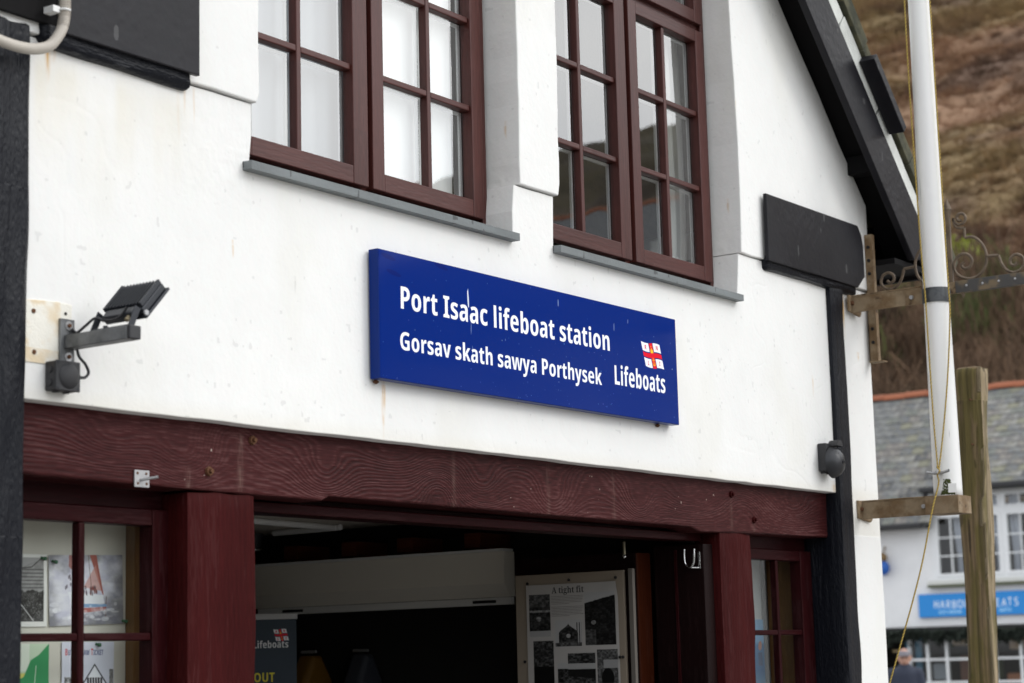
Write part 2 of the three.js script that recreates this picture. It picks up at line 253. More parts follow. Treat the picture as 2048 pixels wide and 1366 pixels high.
struct('hillside', (() => { const g = new THREE.PlaneGeometry(1, 1, 60, 60), p = g.attributes.position; for (let i = 0; i < p.count; i++) { const a = lerp(1.5, 3.4, p.getX(i) + 0.5), d = lerp(15, 120, p.getY(i) + 0.5), x = -4 + d * Math.cos(a), z = 2 + d * Math.sin(a); p.setXYZ(i, x, Math.min(0.22 * (d - 15), 10) * smooth(1.5, 1.8, a) * smooth(3.4, 3.0, a) + 0.8 * fbm(x * 0.2, z * 0.2, 3) - 0.6, z); } g.computeVertexNormals(); return boxuv(g); })(), std({ color: lin(0.09, 0.085, 0.05), roughness: 1, side: THREE.DoubleSide })).userData.label = 'unseen hillside added behind the camera to shade the doorway';  // unseen slope, added to keep low sky light out of the doorway
{ // dead bracken on the slope in view, one uncountable mass
  const blades = []; const br = mulberry(5);
  for (let i = 0; i < 12; i++) { const a = br() * 6.28, l = 0.5 + br() * 0.6, w = 0.05 + br() * 0.06, t = 0.35 + br() * 0.9, g = new THREE.PlaneGeometry(w, l, 1, 3); g.translate(0, l / 2, 0); const p = g.attributes.position; for (let k = 0; k < p.count; k++) { const y = p.getY(k) / l; p.setZ(k, y * y * l * 0.5); p.setX(k, p.getX(k) * (1 - 0.75 * y) + 0.06 * Math.sin(y * 9 + i)); } g.rotateX(t * 0.7); g.rotateY(a); blades.push(g); }
  const geo = join(blades), N = 60000, im = new THREE.InstancedMesh(geo, std({ color: 0xffffff, roughness: 1, side: THREE.DoubleSide }), N), mt = new THREE.Matrix4(), q = new THREE.Quaternion(), up = new THREE.Vector3(0, 1, 0), r2 = mulberry(17);
  for (let i = 0; i < N; i++) {
    const x = 50 + Math.pow(r2(), 0.8) * 105, z = 4 - (x + 6.3) * (r2() < 0.4 ? lerp(0.29, 0.53, r2()) : lerp(-0.25, 0.85, r2())), s = (0.5 + r2() * 0.8) * (0.75 + 0.5 * fbm(x * 0.3, z * 0.15, 2));
    q.setFromAxisAngle(up, r2() * 6.28); mt.compose(new THREE.Vector3(x, hillY(x, z) - 0.1, z), q, new THREE.Vector3(s, s * (0.6 + 0.5 * r2()), s)); im.setMatrixAt(i, mt);
    const c = hillTint(x, z), k = 0.8 + r2() * 0.7; im.setColorAt(i, lin(c[0] * k, c[1] * k * (0.94 + 0.1 * r2()), c[2] * k));
  }
  im.name = 'bracken'; im.userData = { kind: 'stuff', label: 'dead brown bracken covering the hillside behind the houses', category: 'bracken' }; shade(im); scene.add(im);
}
// a bush of twigs and small leaves
function bushGeo(n, w, h, seed, leaf) {
  const r = mulberry(seed), out = [];
  for (let i = 0; i < n; i++) {
    const a = r() * 6.28, e = Math.acos(r() * 0.95), rad = Math.pow(r(), 0.4), x = w * rad * Math.sin(e) * Math.cos(a) * (1 + 0.35 * n2(a * 1.4 + seed, e * 3)), z = w * rad * Math.sin(e) * Math.sin(a), y = h * rad * Math.cos(e) * (1 + 0.3 * n2(a * 2, seed)) + 0.1;
    const g = leaf ? new THREE.PlaneGeometry(0.10 + 0.10 * r(), 0.14 + 0.14 * r()) : new THREE.PlaneGeometry(0.025 + 0.02 * r(), 0.5 + 0.6 * r());
    if (leaf) { g.rotateX(r() * 3.1); g.rotateY(r() * 6.28); } else { g.rotateX((r() - 0.5) * 1.3); g.rotateZ((r() - 0.5) * 1.2); g.rotateY(r() * 6.28); }
    g.translate(x, y, z); out.push(g);
  }
  return join(out);
}
{
  const geos = [bushGeo(190, 1.3, 1.7, 3, false), bushGeo(190, 1.6, 1.3, 8, false)], r = mulberry(31), q = new THREE.Quaternion(), up = new THREE.Vector3(0, 1, 0), mt = new THREE.Matrix4();
  const N = 1300, sc = new THREE.InstancedMesh(mergeGeometries(geos.map((g, i) => g.translate(i * 1.4, 0, i * 0.8))), std({ color: 0xffffff, roughness: 1, side: THREE.DoubleSide }), N);
  for (let i = 0; i < N; i++) {
    const x = 49 + Math.pow(r(), 1.1) * 26, z = 4 - (x + 6.3) * (r() < 0.5 ? lerp(0.30, 0.53, r()) : lerp(-0.1, 0.75, r())), s = 0.5 + r() * 0.8; q.setFromAxisAngle(up, r() * 6.28);
    mt.compose(new THREE.Vector3(x, hillY(x, z), z), q, new THREE.Vector3(s, s * (0.8 + 0.7 * r()), s)); sc.setMatrixAt(i, mt);
    const k = 0.55 + r() * 0.8, g = r() < 0.10; sc.setColorAt(i, g ? lin(0.085 * k, 0.10 * k, 0.03 * k) : lin(0.125 * k, 0.076 * k, 0.045 * k));
  }
  sc.name = 'bare_scrub'; sc.userData = { kind: 'stuff', label: 'leafless brown scrub at the foot of the hillside above the slate roof', category: 'scrub' }; shade(sc); scene.add(sc);
  const leafM = std({ color: lin(0.34, 0.40, 0.02), roughness: 0.7, side: THREE.DoubleSide, transmission: 0.35, thickness: 0 }), twigM = std({ color: lin(0.07, 0.045, 0.03), roughness: 1 });
  const shrub = (x, z, s, sy, seed, label, dy) => { const t = thing('green_shrub', label, 'shrub', [x, hillY(x, z) + dy, z]); part('leaves', bushGeo(1500, s, sy, seed, true), leafM, t); part('stem', join([0, 1, 2, 3].map((i) => cyl(0.05, 0.015, [0, -1.2, 0], [Math.cos(i * 1.7) * s * 0.5, sy * 0.7, Math.sin(i * 1.7) * s * 0.5], 6))), twigM, t); };
  shrub(78.0, -30.0, 1.15, 1.9, 51, 'bright yellow-green shrub behind the wrought iron scrolls', -0.5);
  shrub(70.9, -27.7, 0.7, 2.0, 77, 'taller yellow-green shrub below the iron bracket right of the white pole', -0.6);
  shrub(76.8, -32.9, 0.8, 0.6, 93, 'small green shrub under the black eave left of the white pole', 0);
}

/* ------------------------------------------------------------------ the lifeboat station: walls */
const st = thing('lifeboat_station', 'white rendered gabled lifeboat station with dark red joinery and black timber trim', 'building');
part('lower_wall', plasterUV(slab(wig([
  [-2.95, 0], [-2.60, 0], [-2.60, 2.396], [2.70, 2.402], [2.76, 2.36], [2.76, 0], [3.115, 0], [3.108, 3.468],
  [1.735, 3.468], [1.722, 3.36], [1.705, 3.262], [0.196, 3.262], [0.2, 3.36], [0.205, 3.468], [-0.07, 3.468], [-0.085, 3.36], [-0.086, 3.262], [-1.585, 3.262], [-1.572, 3.36], [-1.572, 3.468], [-2.95, 3.468]], 0.09, 0.0035), [], -0.2, 0, 0.004)), M.plaster, st);
part('upper_wall', plasterUV(slab(wig([
  [-2.95, 3.474], [-1.563, 3.474], [-1.55, 3.505], [-1.552, 3.9], [-1.55, 5.2], [-0.045, 5.2], [-0.043, 4.3], [-0.040, 3.8], [-0.048, 3.56], [-0.046, 3.474], [0.222, 3.474], [0.232, 3.52], [0.24, 4.1], [0.236, 5.2], [1.722, 5.2], [1.722, 4.7], [1.752, 4.0], [1.745, 3.6], [1.738, 3.474], [3.112, 3.474], [3.12, 3.93], [0.085, 6.98], [-2.95, 3.93]], 0.10, 0.006, 3), [], -0.2, 0.015, 0.005)), M.plaster, st);
for (const [x0, x1] of [[2.93, 3.112], [-2.95, -2.78]]) part('side_wall', plasterUV(bx(x0, 0, -6.4, x1, 3.9, -0.2, 0)), M.plaster, st);
part('rear_wall', plasterUV(bx(-2.78, 0, -6.4, 2.93, 3.9, -6.2, 0)), M.plaster, st);
part('rear_gable', slab([[-2.9, 3.9], [3.06, 3.9], [0.085, 6.9]], [], -6.4, -6.2, 0), M.white, st);
// inside
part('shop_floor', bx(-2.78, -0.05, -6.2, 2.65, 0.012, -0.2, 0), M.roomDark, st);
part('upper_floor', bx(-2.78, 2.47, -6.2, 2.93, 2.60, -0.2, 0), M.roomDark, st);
part('ceiling_panel', bx(-2.7, 2.352, -6.1, 1.959, 2.372, -0.35, 0), std({ color: lin(0.62, 0.57, 0.50), roughness: 0.9 }), st);
for (const z of [-2.75, -2.35, -1.98, -1.55]) part('joist_end', bx(1.70, 2.185, z - 0.05, 1.96, 2.26, z + 0.05), redwood([0.12, 0.03, 0.015], 0.6, 0.001, 0.03), st);
for (const [p, q] of [[[-0.2, 2.335, -2.18], [1.66, 2.335, -2.40]], [[1.69, 2.335, -2.86], [1.65, 2.335, -2.36]]]) part('ceiling_pipe', boxuv(cyl(0.016, 0.016, p, q, 10)), M.white, st);
{ const l = thing('ceiling_spotlight', 'small dark round spotlight under the ceiling behind the left door post', 'spotlight', [1.60, 2.255, -2.93]); part('lamp_shell', new THREE.CylinderGeometry(0.055, 0.045, 0.09, 20).translate(0, 0.03, 0), M.blackPlastic, l); part('chrome_ring', new THREE.TorusGeometry(0.05, 0.006, 8, 24).rotateX(Math.PI / 2).translate(0, -0.01, 0), M.steel, l); part('stem', cyl(0.008, 0.008, [0, 0.07, 0], [0, 0.097, 0], 8), M.zinc, l); }
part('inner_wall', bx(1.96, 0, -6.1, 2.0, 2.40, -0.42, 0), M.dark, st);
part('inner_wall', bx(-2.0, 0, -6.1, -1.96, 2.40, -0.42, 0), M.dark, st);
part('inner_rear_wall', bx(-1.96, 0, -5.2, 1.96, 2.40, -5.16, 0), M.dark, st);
part('door_head', bx(-2.53, 2.14, -0.30, 2.65, 2.455, -0.22, 0.006), M.joinery, st);
part('door_rail', bx(-1.49, 2.135, -0.215, 1.55, 2.172, -0.155, 0.006), M.joinery, st);
part('inner_lining', bx(-2.53, 2.145, -0.345, 2.65, 2.46, -0.302, 0), M.doorDark, st);
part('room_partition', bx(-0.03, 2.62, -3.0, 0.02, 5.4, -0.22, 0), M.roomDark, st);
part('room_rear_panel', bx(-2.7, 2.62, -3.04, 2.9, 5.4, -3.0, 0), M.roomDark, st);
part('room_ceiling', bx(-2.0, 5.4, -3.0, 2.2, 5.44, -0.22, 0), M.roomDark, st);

// roof
function slope(side, s0, s1, z0, z1) { // a slab lying along the roof, s = distance measured like x + y
  const f = (x, y) => [side > 0 ? x : 0.17 - x, y];
  const pts = [f(0.085, s0 - 0.085), f(3.5, s0 - 3.5), f(3.5 + (s1 - s0) / 2, s1 - 3.5 - (s1 - s0) / 2), f(0.085, s1 - 0.085)];
  const g = new THREE.ExtrudeGeometry(shapeOf(side > 0 ? pts : pts.reverse()), { depth: z1 - z0, bevelEnabled: false }); g.translate(0, 0, z0); return boxuv(g);
}
M.moss = std({ map: ctex(256, 256, (u, v) => { const a = smooth(-0.3, 0.3, per(u, v, 6, 4, 71)); return [lerp(0.045, 0.09, a), lerp(0.047, 0.085, a), lerp(0.03, 0.05, a)]; }, 2, 2), bumpMap: gtex(256, 256, blk(8, 11), 3, 3), bumpScale: 0.006, roughness: 0.95 });
M.mortar = std({ map: ctex(256, 256, (u, v) => { const k = 0.62 + 0.16 * per(u, v, 5, 4, 23); return [k * 0.98, k, k * 0.95]; }, 2, 2), bumpMap: gtex(256, 256, blk(9, 3), 3, 3), bumpScale: 0.004, roughness: 0.9 });
for (const side of [1, -1]) {
  part('soffit', slope(side, 7.10, 7.12, -0.02, 0.162), M.soffit, st);
  const roof = part('roof', slope(side, 7.40, 7.505, -6.6, 0.14), M.moss, st);
  const f = (x, y) => [side > 0 ? x : 0.17 - x, y], ord = (p) => side > 0 ? p : p.reverse();
  part('barge_board', boxuv(slab(ord([f(0.085, 6.917 - 0.085), f(3.275, 3.642), f(3.36, 3.655), f(3.50, 3.75), f(0.085, 7.25 - 0.085)]), [], 0.162, 0.20, 0.004)), M.board, st);
  // lime bedding under the verge, broken in places
  for (const [a, b, d] of [[0.2, 1.05, 0], [1.06, 2.06, 0.012], [2.07, 2.52, -0.006], [2.53, 2.90, 0.004], [2.91, 3.44, -0.012]]) part('verge_mortar', boxuv(slab(ord(wig([f(a, 7.246 - a), f(b, 7.246 - b), f(b + 0.07, 7.39 - b - 0.07 + d), f(a + 0.07, 7.39 - a - 0.07 + d)], 0.06, 0.008, a)), [], 0.1, 0.196 + d * 0.3, 0.004)), M.mortar, st);
  for (let k = 0; k < 14; k++) { const a = 0.25 + k * 0.25, t = 0.115 + 0.02 * n2(k * 1.7, side), b = a + 0.255, o = 0.012 * (k % 2); part('verge_slate', boxuv(slab(ord(wig([f(a, 7.396 - a + o), f(b, 7.396 - b - 0.004 + o), f(b + t / 2, 7.396 - b + t / 2 + o), f(a + t / 2, 7.396 - a + t / 2 + o)], 0.08, 0.006, k)), [], 0.0, 0.218 + 0.008 * n2(k * 3.1, 4), 0.005)), M.moss, roof); }
  // a short purlin cap that juts from the barge board, and the stub of the purlin behind it
  { const g = new RoundedBoxGeometry(0.45, 0.05, 0.085, 2, 0.004); g.rotateZ(-Math.PI / 4); g.translate(2.908, 4.444, 0.242); if (side < 0) { g.scale(-1, 1, 1); g.translate(0.17, 0, 0); const ix = g.index; if (ix) for (let i = 0; i < ix.count; i += 3) { const a = ix.getX(i); ix.setX(i, ix.getX(i + 1)); ix.setX(i + 1, a); } g.computeVertexNormals(); } part('purlin_cap', boxuv(g), M.board, st); }
  part('purlin_stub', side > 0 ? bx(2.92, 4.06, -0.02, 3.02, 4.155, 0.16) : bx(-2.85, 4.06, -0.02, -2.75, 4.155, 0.16), M.soffit, st);
  part('fascia', side > 0 ? bx(3.50, 3.58, -6.4, 3.53, 3.95, 0.162, 0) : bx(-3.36, 3.58, -6.4, -3.33, 3.95, 0.162, 0), M.soffit, st);
  part('eave_board', side > 0 ? bx(3.116, 3.605, -6.4, 3.498, 3.635, 0.160, 0) : bx(-3.328, 3.605, -6.4, -2.952, 3.635, 0.160, 0), M.soffit, st);
}

// the black cover boards and the rough black timbers under and beside them
part('cover_board', boxuv(slab([[1.94, 3.462], [2.90, 3.462], [2.985, 3.53], [2.985, 3.69], [2.97, 3.745], [2.93, 3.79], [1.945, 3.785]], [], 0.030, 0.050, 0.003)), M.board, st);
part('cover_board', boxuv(slab([[-2.44, 3.488], [-1.866, 3.488], [-1.866, 3.81], [-2.44, 3.81]], [], 0.030, 0.050, 0.003)), M.board, st);
part('cover_board', boxuv(slab([[-2.98, 3.505], [-2.446, 3.505], [-2.446, 3.90], [-2.98, 3.90]], [], 0.022, 0.036, 0.003)), M.soffit, st);  // left end split off in blacker matte, eave shade put into its colour
part('wall_plate', rough(-2.50, 3.440, -0.05, -1.872, 3.53, 0.036, 0.02, 0.007, 9, 3), M.tar, st);
part('wall_plate', rough(1.96, 3.425, -0.05, 2.92, 3.50, 0.034, 0.02, 0.006, 9, 13), M.tar, st);
part('corner_post', rough(2.622, 0, -0.42, 2.765, 3.46, 0.026, 0.025, 0.005, 6, 5), M.tar, st);
part('corner_post', rough(-2.84, 0, -0.30, -2.532, 3.50, 0.026, 0.016, 0.009, 7, 25), M.tar, st);
part('door_jamb', bx(2.617, 0, -0.40, 2.66, 2.40, -0.19, 0.004), M.tar, st);

// the big lintel and the two posts under it
{
  const g = boxuv(slab([[-2.525, 2.188], [-1.172, 2.176], [-1.135, 2.192], [1.29, 2.186], [1.375, 2.168], [2.650, 2.186], [2.650, 2.45], [-2.525, 2.45]], [], -0.24, -0.055, 0.008, 3)), u = g.attributes.uv;
  for (let i = 0; i < u.count; i++) u.setXY(i, u.getX(i) + 2.53, u.getY(i) - 2.185);
  const beam = part('lintel_beam', g, M.beam, st);
  for (const [x, y] of [[-1.722, 2.242], [-1.520, 2.356], [1.661, 2.347], [1.867, 2.240]]) part('bolt_head', join([cyl(0.0165, 0.015, [x, y, -0.056], [x, y, -0.046], 6), cyl(0.008, 0.007, [x, y, -0.046], [x, y, -0.036], 8)]), x < 0 ? M.rust : M.post, beam);
}
part('door_post', rough(-1.808, 0, -0.20, -1.496, 2.18, -0.062, 0.03, 0.004, 7, 41), M.post, st);
part('door_post', rough(1.556, 0, -0.20, 1.860, 2.18, -0.062, 0.03, 0.005, 7, 51), M.post, st);
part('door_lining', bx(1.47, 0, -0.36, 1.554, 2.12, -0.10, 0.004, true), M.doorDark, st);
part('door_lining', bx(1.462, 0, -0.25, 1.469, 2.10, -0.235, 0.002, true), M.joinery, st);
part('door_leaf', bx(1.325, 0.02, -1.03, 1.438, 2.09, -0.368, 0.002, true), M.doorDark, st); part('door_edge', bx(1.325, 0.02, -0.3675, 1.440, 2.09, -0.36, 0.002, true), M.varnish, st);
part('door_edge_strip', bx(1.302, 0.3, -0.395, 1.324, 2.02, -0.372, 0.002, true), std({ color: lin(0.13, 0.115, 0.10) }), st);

/* upper windows */
function upperWindow(x0, x1, sashes, mid) { // frame, sashes with glazing bars, panes
  const w = new THREE.Group(); w.name = 'window'; st.add(w);
  const y0 = 3.275, y1 = 5.16, zf = -0.128, zb = -0.195, P = (n, g, m) => part(n, g, m, w);
  P('frame', bx(x0, y0, zb, x0 + 0.045, y1, zf, 0.004, true), M.sash); P('frame', bx(x1 - 0.032, y0, zb, x1, y1, zf, 0.004, true), M.sash);
  P('frame', bx(x0 + 0.045, y0, zb, x1 - 0.032, y0 + 0.05, zf - 0.022, 0.004), M.sash); P('frame', bx(x0 + 0.045, y1 - 0.05, zb, x1 - 0.032, y1, zf, 0.004), M.sash);
  P('frame', bx(mid - 0.022, y0 + 0.05, zb, mid + 0.022, y1 - 0.05, zf - 0.025, 0.004, true), M.sash);
  for (const [a, b, bar] of sashes) {
    P('frame', bx(a, 4.545, zb, b, 4.585, zf - 0.016, 0.004), M.sash);
    for (const [lo, hi, bars, rb, rt] of [[3.338, 4.545, [3.776, 4.136], 0.068, 0.058], [4.582, 5.11, [], 0.062, 0.05]]) {
      const z1 = -0.116, z0 = -0.165, sw = 0.086, so = b > mid && a > mid ? 0.068 : 0.086;
      const L = a + (a < mid ? 0.062 : 0.068), Rr = b - (a < mid ? 0.084 : 0.068);
      P('sash_stile', bx(a, lo, z0, L, hi, z1, 0.004, true), M.sash); P('sash_stile', bx(Rr, lo, z0, b, hi, z1, 0.004, true), M.sash);
      P('sash_rail', bx(L, lo, z0, Rr, lo + rb, z1 - 0.001, 0.004), M.sash); P('sash_rail', bx(L, hi - rt, z0, Rr, hi, z1 - 0.001, 0.004), M.sash);
      const bz = [-0.164, -0.126], yb = lo + rb, yt = hi - rt;
      P('glazing_bar', bx(bar - 0.0125, yb, bz[0], bar + 0.0125, yt, bz[1], 0.005, true), M.sash);
      const ys = [yb, ...bars, yt], xs = [L, bar, Rr];
      for (const y of bars) { P('glazing_bar', bx(L, y - 0.0125, bz[0], bar - 0.0125, y + 0.0125, bz[1] - 0.001, 0.005), M.sash); P('glazing_bar', bx(bar + 0.0125, y - 0.0125, bz[0], Rr, y + 0.0125, bz[1] - 0.001, 0.005), M.sash); }
      for (let i = 0; i < 2; i++) for (let j = 0; j + 1 < ys.length; j++) {
        const u0 = xs[i] + (i ? 0.0125 : 0), u1 = xs[i + 1] - (i ? 0 : 0.0125), v0 = ys[j] + (j ? 0.0125 : 0), v1 = ys[j + 1] - (j + 2 < ys.length ? 0.0125 : 0);
        const g = new THREE.PlaneGeometry(u1 - u0, v1 - v0, 6, 6), p = g.attributes.position; for (let k = 0; k < p.count; k++) p.setZ(k, 0.00016 * n2(p.getX(k) * 9 + i * 7, p.getY(k) * 8 + j * 5)); g.translate((u0 + u1) / 2, (v0 + v1) / 2, -0.150); g.computeVertexNormals();
        g.rotateY(0); P('pane', g, M.glass);
        const t = 0.012, q = -0.170; P('spacer', join([bx(u0, v0, q - 0.01, u0 + t, v1, q, 0), bx(u1 - t, v0, q - 0.01, u1, v1, q, 0), bx(u0 + t, v0, q - 0.01, u1 - t, v0 + t, q, 0), bx(u0 + t, v1 - t, q - 0.01, u1 - t, v1, q, 0)]), M.spacer);
      }
    }
  }
  return w;
}
upperWindow(-1.555, -0.072, [[-1.507, -0.822, -1.190], [-0.796, -0.110, -0.440]], -0.808);
upperWindow(0.228, 1.722, [[0.277, 0.986, 0.622], [1.020, 1.688, 1.336]], 1.004);
for (const [x0, x1] of [[-1.617, -0.093], [0.190, 1.697]]) part('window_sill', (() => { const g = boxuv(slab(wig([[-0.20, 3.235], [0.04, 3.233], [0.04, 3.262], [-0.20, 3.276]], 0.12, 0.0015, x0), [], x0, x1, 0.003)); const p = g.attributes.position, n = g.attributes.normal; for (let i = 0; i < p.count; i++) { const z = p.getX(i), x = p.getZ(i); p.setX(i, x0 + x1 - x); p.setZ(i, z); const nz = n.getX(i), nx = n.getZ(i); n.setX(i, -nx); n.setZ(i, nz); } return boxuv(g); })(), M.slateSill, st);

/* shop windows beside the door */
function displayWindow(x0, x1, right) {
  const w = new THREE.Group(); w.name = 'display_window'; st.add(w); const P = (n, g, m) => part(n, g, m, w), zf = -0.15, zb = -0.21;
  const mull = right ? 2.262 : -2.160, L = right ? 1.95 : -2.455, Rr = right ? 2.50 : -1.872;
  P('frame', bx(x0, 0.5, zb, L, 2.12, zf, 0.004, true), M.joinery); P('frame', bx(Rr, 0.5, zb, x1, 2.12, zf, 0.004, true), M.joinery);
  P('frame', bx(L, 2.070, zb, Rr, 2.12, zf - 0.001, 0.004), M.joinery); P('frame', bx(L, 0.5, zb, Rr, 0.62, zf - 0.001, 0.004), M.joinery);
  P('frame', bx(x0, 2.122, zb - 0.03, x1, 2.20, zf - 0.03, 0.004), M.joinery);
  const ys = [0.62, 1.02, 1.40, 1.727, 2.070], xs = [L, mull, Rr];
  P('glazing_bar', bx(mull - 0.013, 0.62, zb + 0.022, mull + 0.013, 2.07, zf - 0.004, 0.006, true), M.joinery);
  for (const y of ys.slice(1, 4)) { P('glazing_bar', bx(L, y - 0.012, zb + 0.01, mull - 0.013, y + 0.012, zf - 0.006, 0.005), M.joinery); P('glazing_bar', bx(mull + 0.013, y - 0.012, zb + 0.01, Rr, y + 0.012, zf - 0.006, 0.005), M.joinery); }
  for (let i = 0; i < 2; i++) for (let j = 0; j < 4; j++) { const u0 = xs[i] + (i ? 0.016 : 0), u1 = xs[i + 1] - (i ? 0 : 0.016), v0 = ys[j] + (j ? 0.012 : 0), v1 = ys[j + 1] - (j < 3 ? 0.012 : 0), g = new THREE.PlaneGeometry(u1 - u0, v1 - v0); g.translate((u0 + u1) / 2, (v0 + v1) / 2, -0.185); P('pane', g, M.glassPlain); }
  P('wall_under_window', bx(x0, 0, zb, x1, 0.495, zf - 0.01, 0.004), M.joinery);
  if (!right) { P('backboard', bx(-2.52, 0.6, -0.345, -1.818, 2.11, -0.325, 0), M.cream); P('side_board', bx(-1.816, 0.6, -0.345, -1.735, 2.11, -0.212, 0.002, true), M.oak); }
  else { P('backboard', bx(2.02, 0.6, -0.42, 2.555, 2.09, -0.405, 0), std({ color: lin(0.60, 0.63, 0.63), roughness: 0.9 })); P('side_board', bx(2.555, 0.6, -0.42, 2.64, 2.09, -0.39, 0.002, true), std({ color: lin(0.22, 0.22, 0.22) })); P('side_board', bx(2.585, 0.6, -0.385, 2.60, 2.09, -0.22, 0.002, true), M.oak); }
}
displayWindow(-2.516, -1.775, false);
displayWindow(1.864, 2.615, true);

/* ------------------------------------------------------------------ things on the wall */
function flag(c, x, y, w, h, letters = true) { // the house flag: red cross with blue edge on white, four letters, crown and anchor
  const wave = (u) => Math.sin(u * 5.2 + 0.4) * h * 0.045, q = (u, v) => [x + w * (u + 0.22 * v), y + h * v + wave(u) + h * 0.05 * u];
  const poly = (col, u0, v0, u1, v1) => { c.fillStyle = col; c.beginPath(); const n = 10; for (let i = 0; i <= n; i++) c.lineTo(...q(lerp(u0, u1, i / n), v0)); for (let i = n; i >= 0; i--) c.lineTo(...q(lerp(u0, u1, i / n), v1)); c.fill(); };
  poly('#0b1f6b', 0, 0.38, 1, 0.62); poly('#0b1f6b', 0.385, 0.02, 0.615, 1.02);
  for (const [u0, v0] of [[0, 0], [0.62, 0], [0, 0.64], [0.62, 0.64]]) poly('#f4f5f8', u0, v0, u0 + 0.38, v0 + 0.36);
  poly('#e0142c', 0, 0.405, 1, 0.595); poly('#e0142c', 0.41, 0, 0.59, 1.03);
  if (letters) { c.fillStyle = '#cf1b34'; c.textAlign = 'center'; c.textBaseline = 'middle'; c.font = `bold ${h * 0.25}px sans-serif`; [['R', 0.19, 0.19], ['N', 0.81, 0.19], ['L', 0.19, 0.83], ['I', 0.81, 0.83]].forEach(([t, u, v]) => { const [a, b] = q(u, v); c.fillText(t, a, b); }); }
  c.fillStyle = '#f7c52d'; c.strokeStyle = '#f7c52d'; c.lineWidth = h * 0.03; c.lineCap = 'round';
  { const P = (u, v) => q(0.5 + u, v); c.beginPath(); for (const [u, v] of [[-0.07, 0.40], [-0.08, 0.22], [-0.035, 0.30], [0, 0.15], [0.035, 0.30], [0.08, 0.22], [0.07, 0.40]]) c.lineTo(...P(u, v)); c.fill(); c.beginPath(); c.arc(...P(0, 0.13), h * 0.025, 0, 7); c.fill();
    c.beginPath(); c.moveTo(...P(0, 0.60)); c.lineTo(...P(0, 0.90)); c.moveTo(...P(-0.055, 0.68)); c.lineTo(...P(0.055, 0.68)); c.moveTo(...P(-0.08, 0.80)); c.quadraticCurveTo(...P(-0.06, 0.90), ...P(0, 0.91)); c.quadraticCurveTo(...P(0.06, 0.90), ...P(0.08, 0.80)); c.stroke(); }
}
function fitText(c, s, x, y, w, cap, color) { // text of a given width and capital height, baseline at y
  c.save(); c.font = 'bold 200px sans-serif'; c.textAlign = 'left'; c.textBaseline = 'alphabetic'; const m = c.measureText(s).width; c.translate(x, y); c.scale(w / m, cap / 143); c.fillStyle = color; c.fillText(s, 0, 0); c.restore();
}
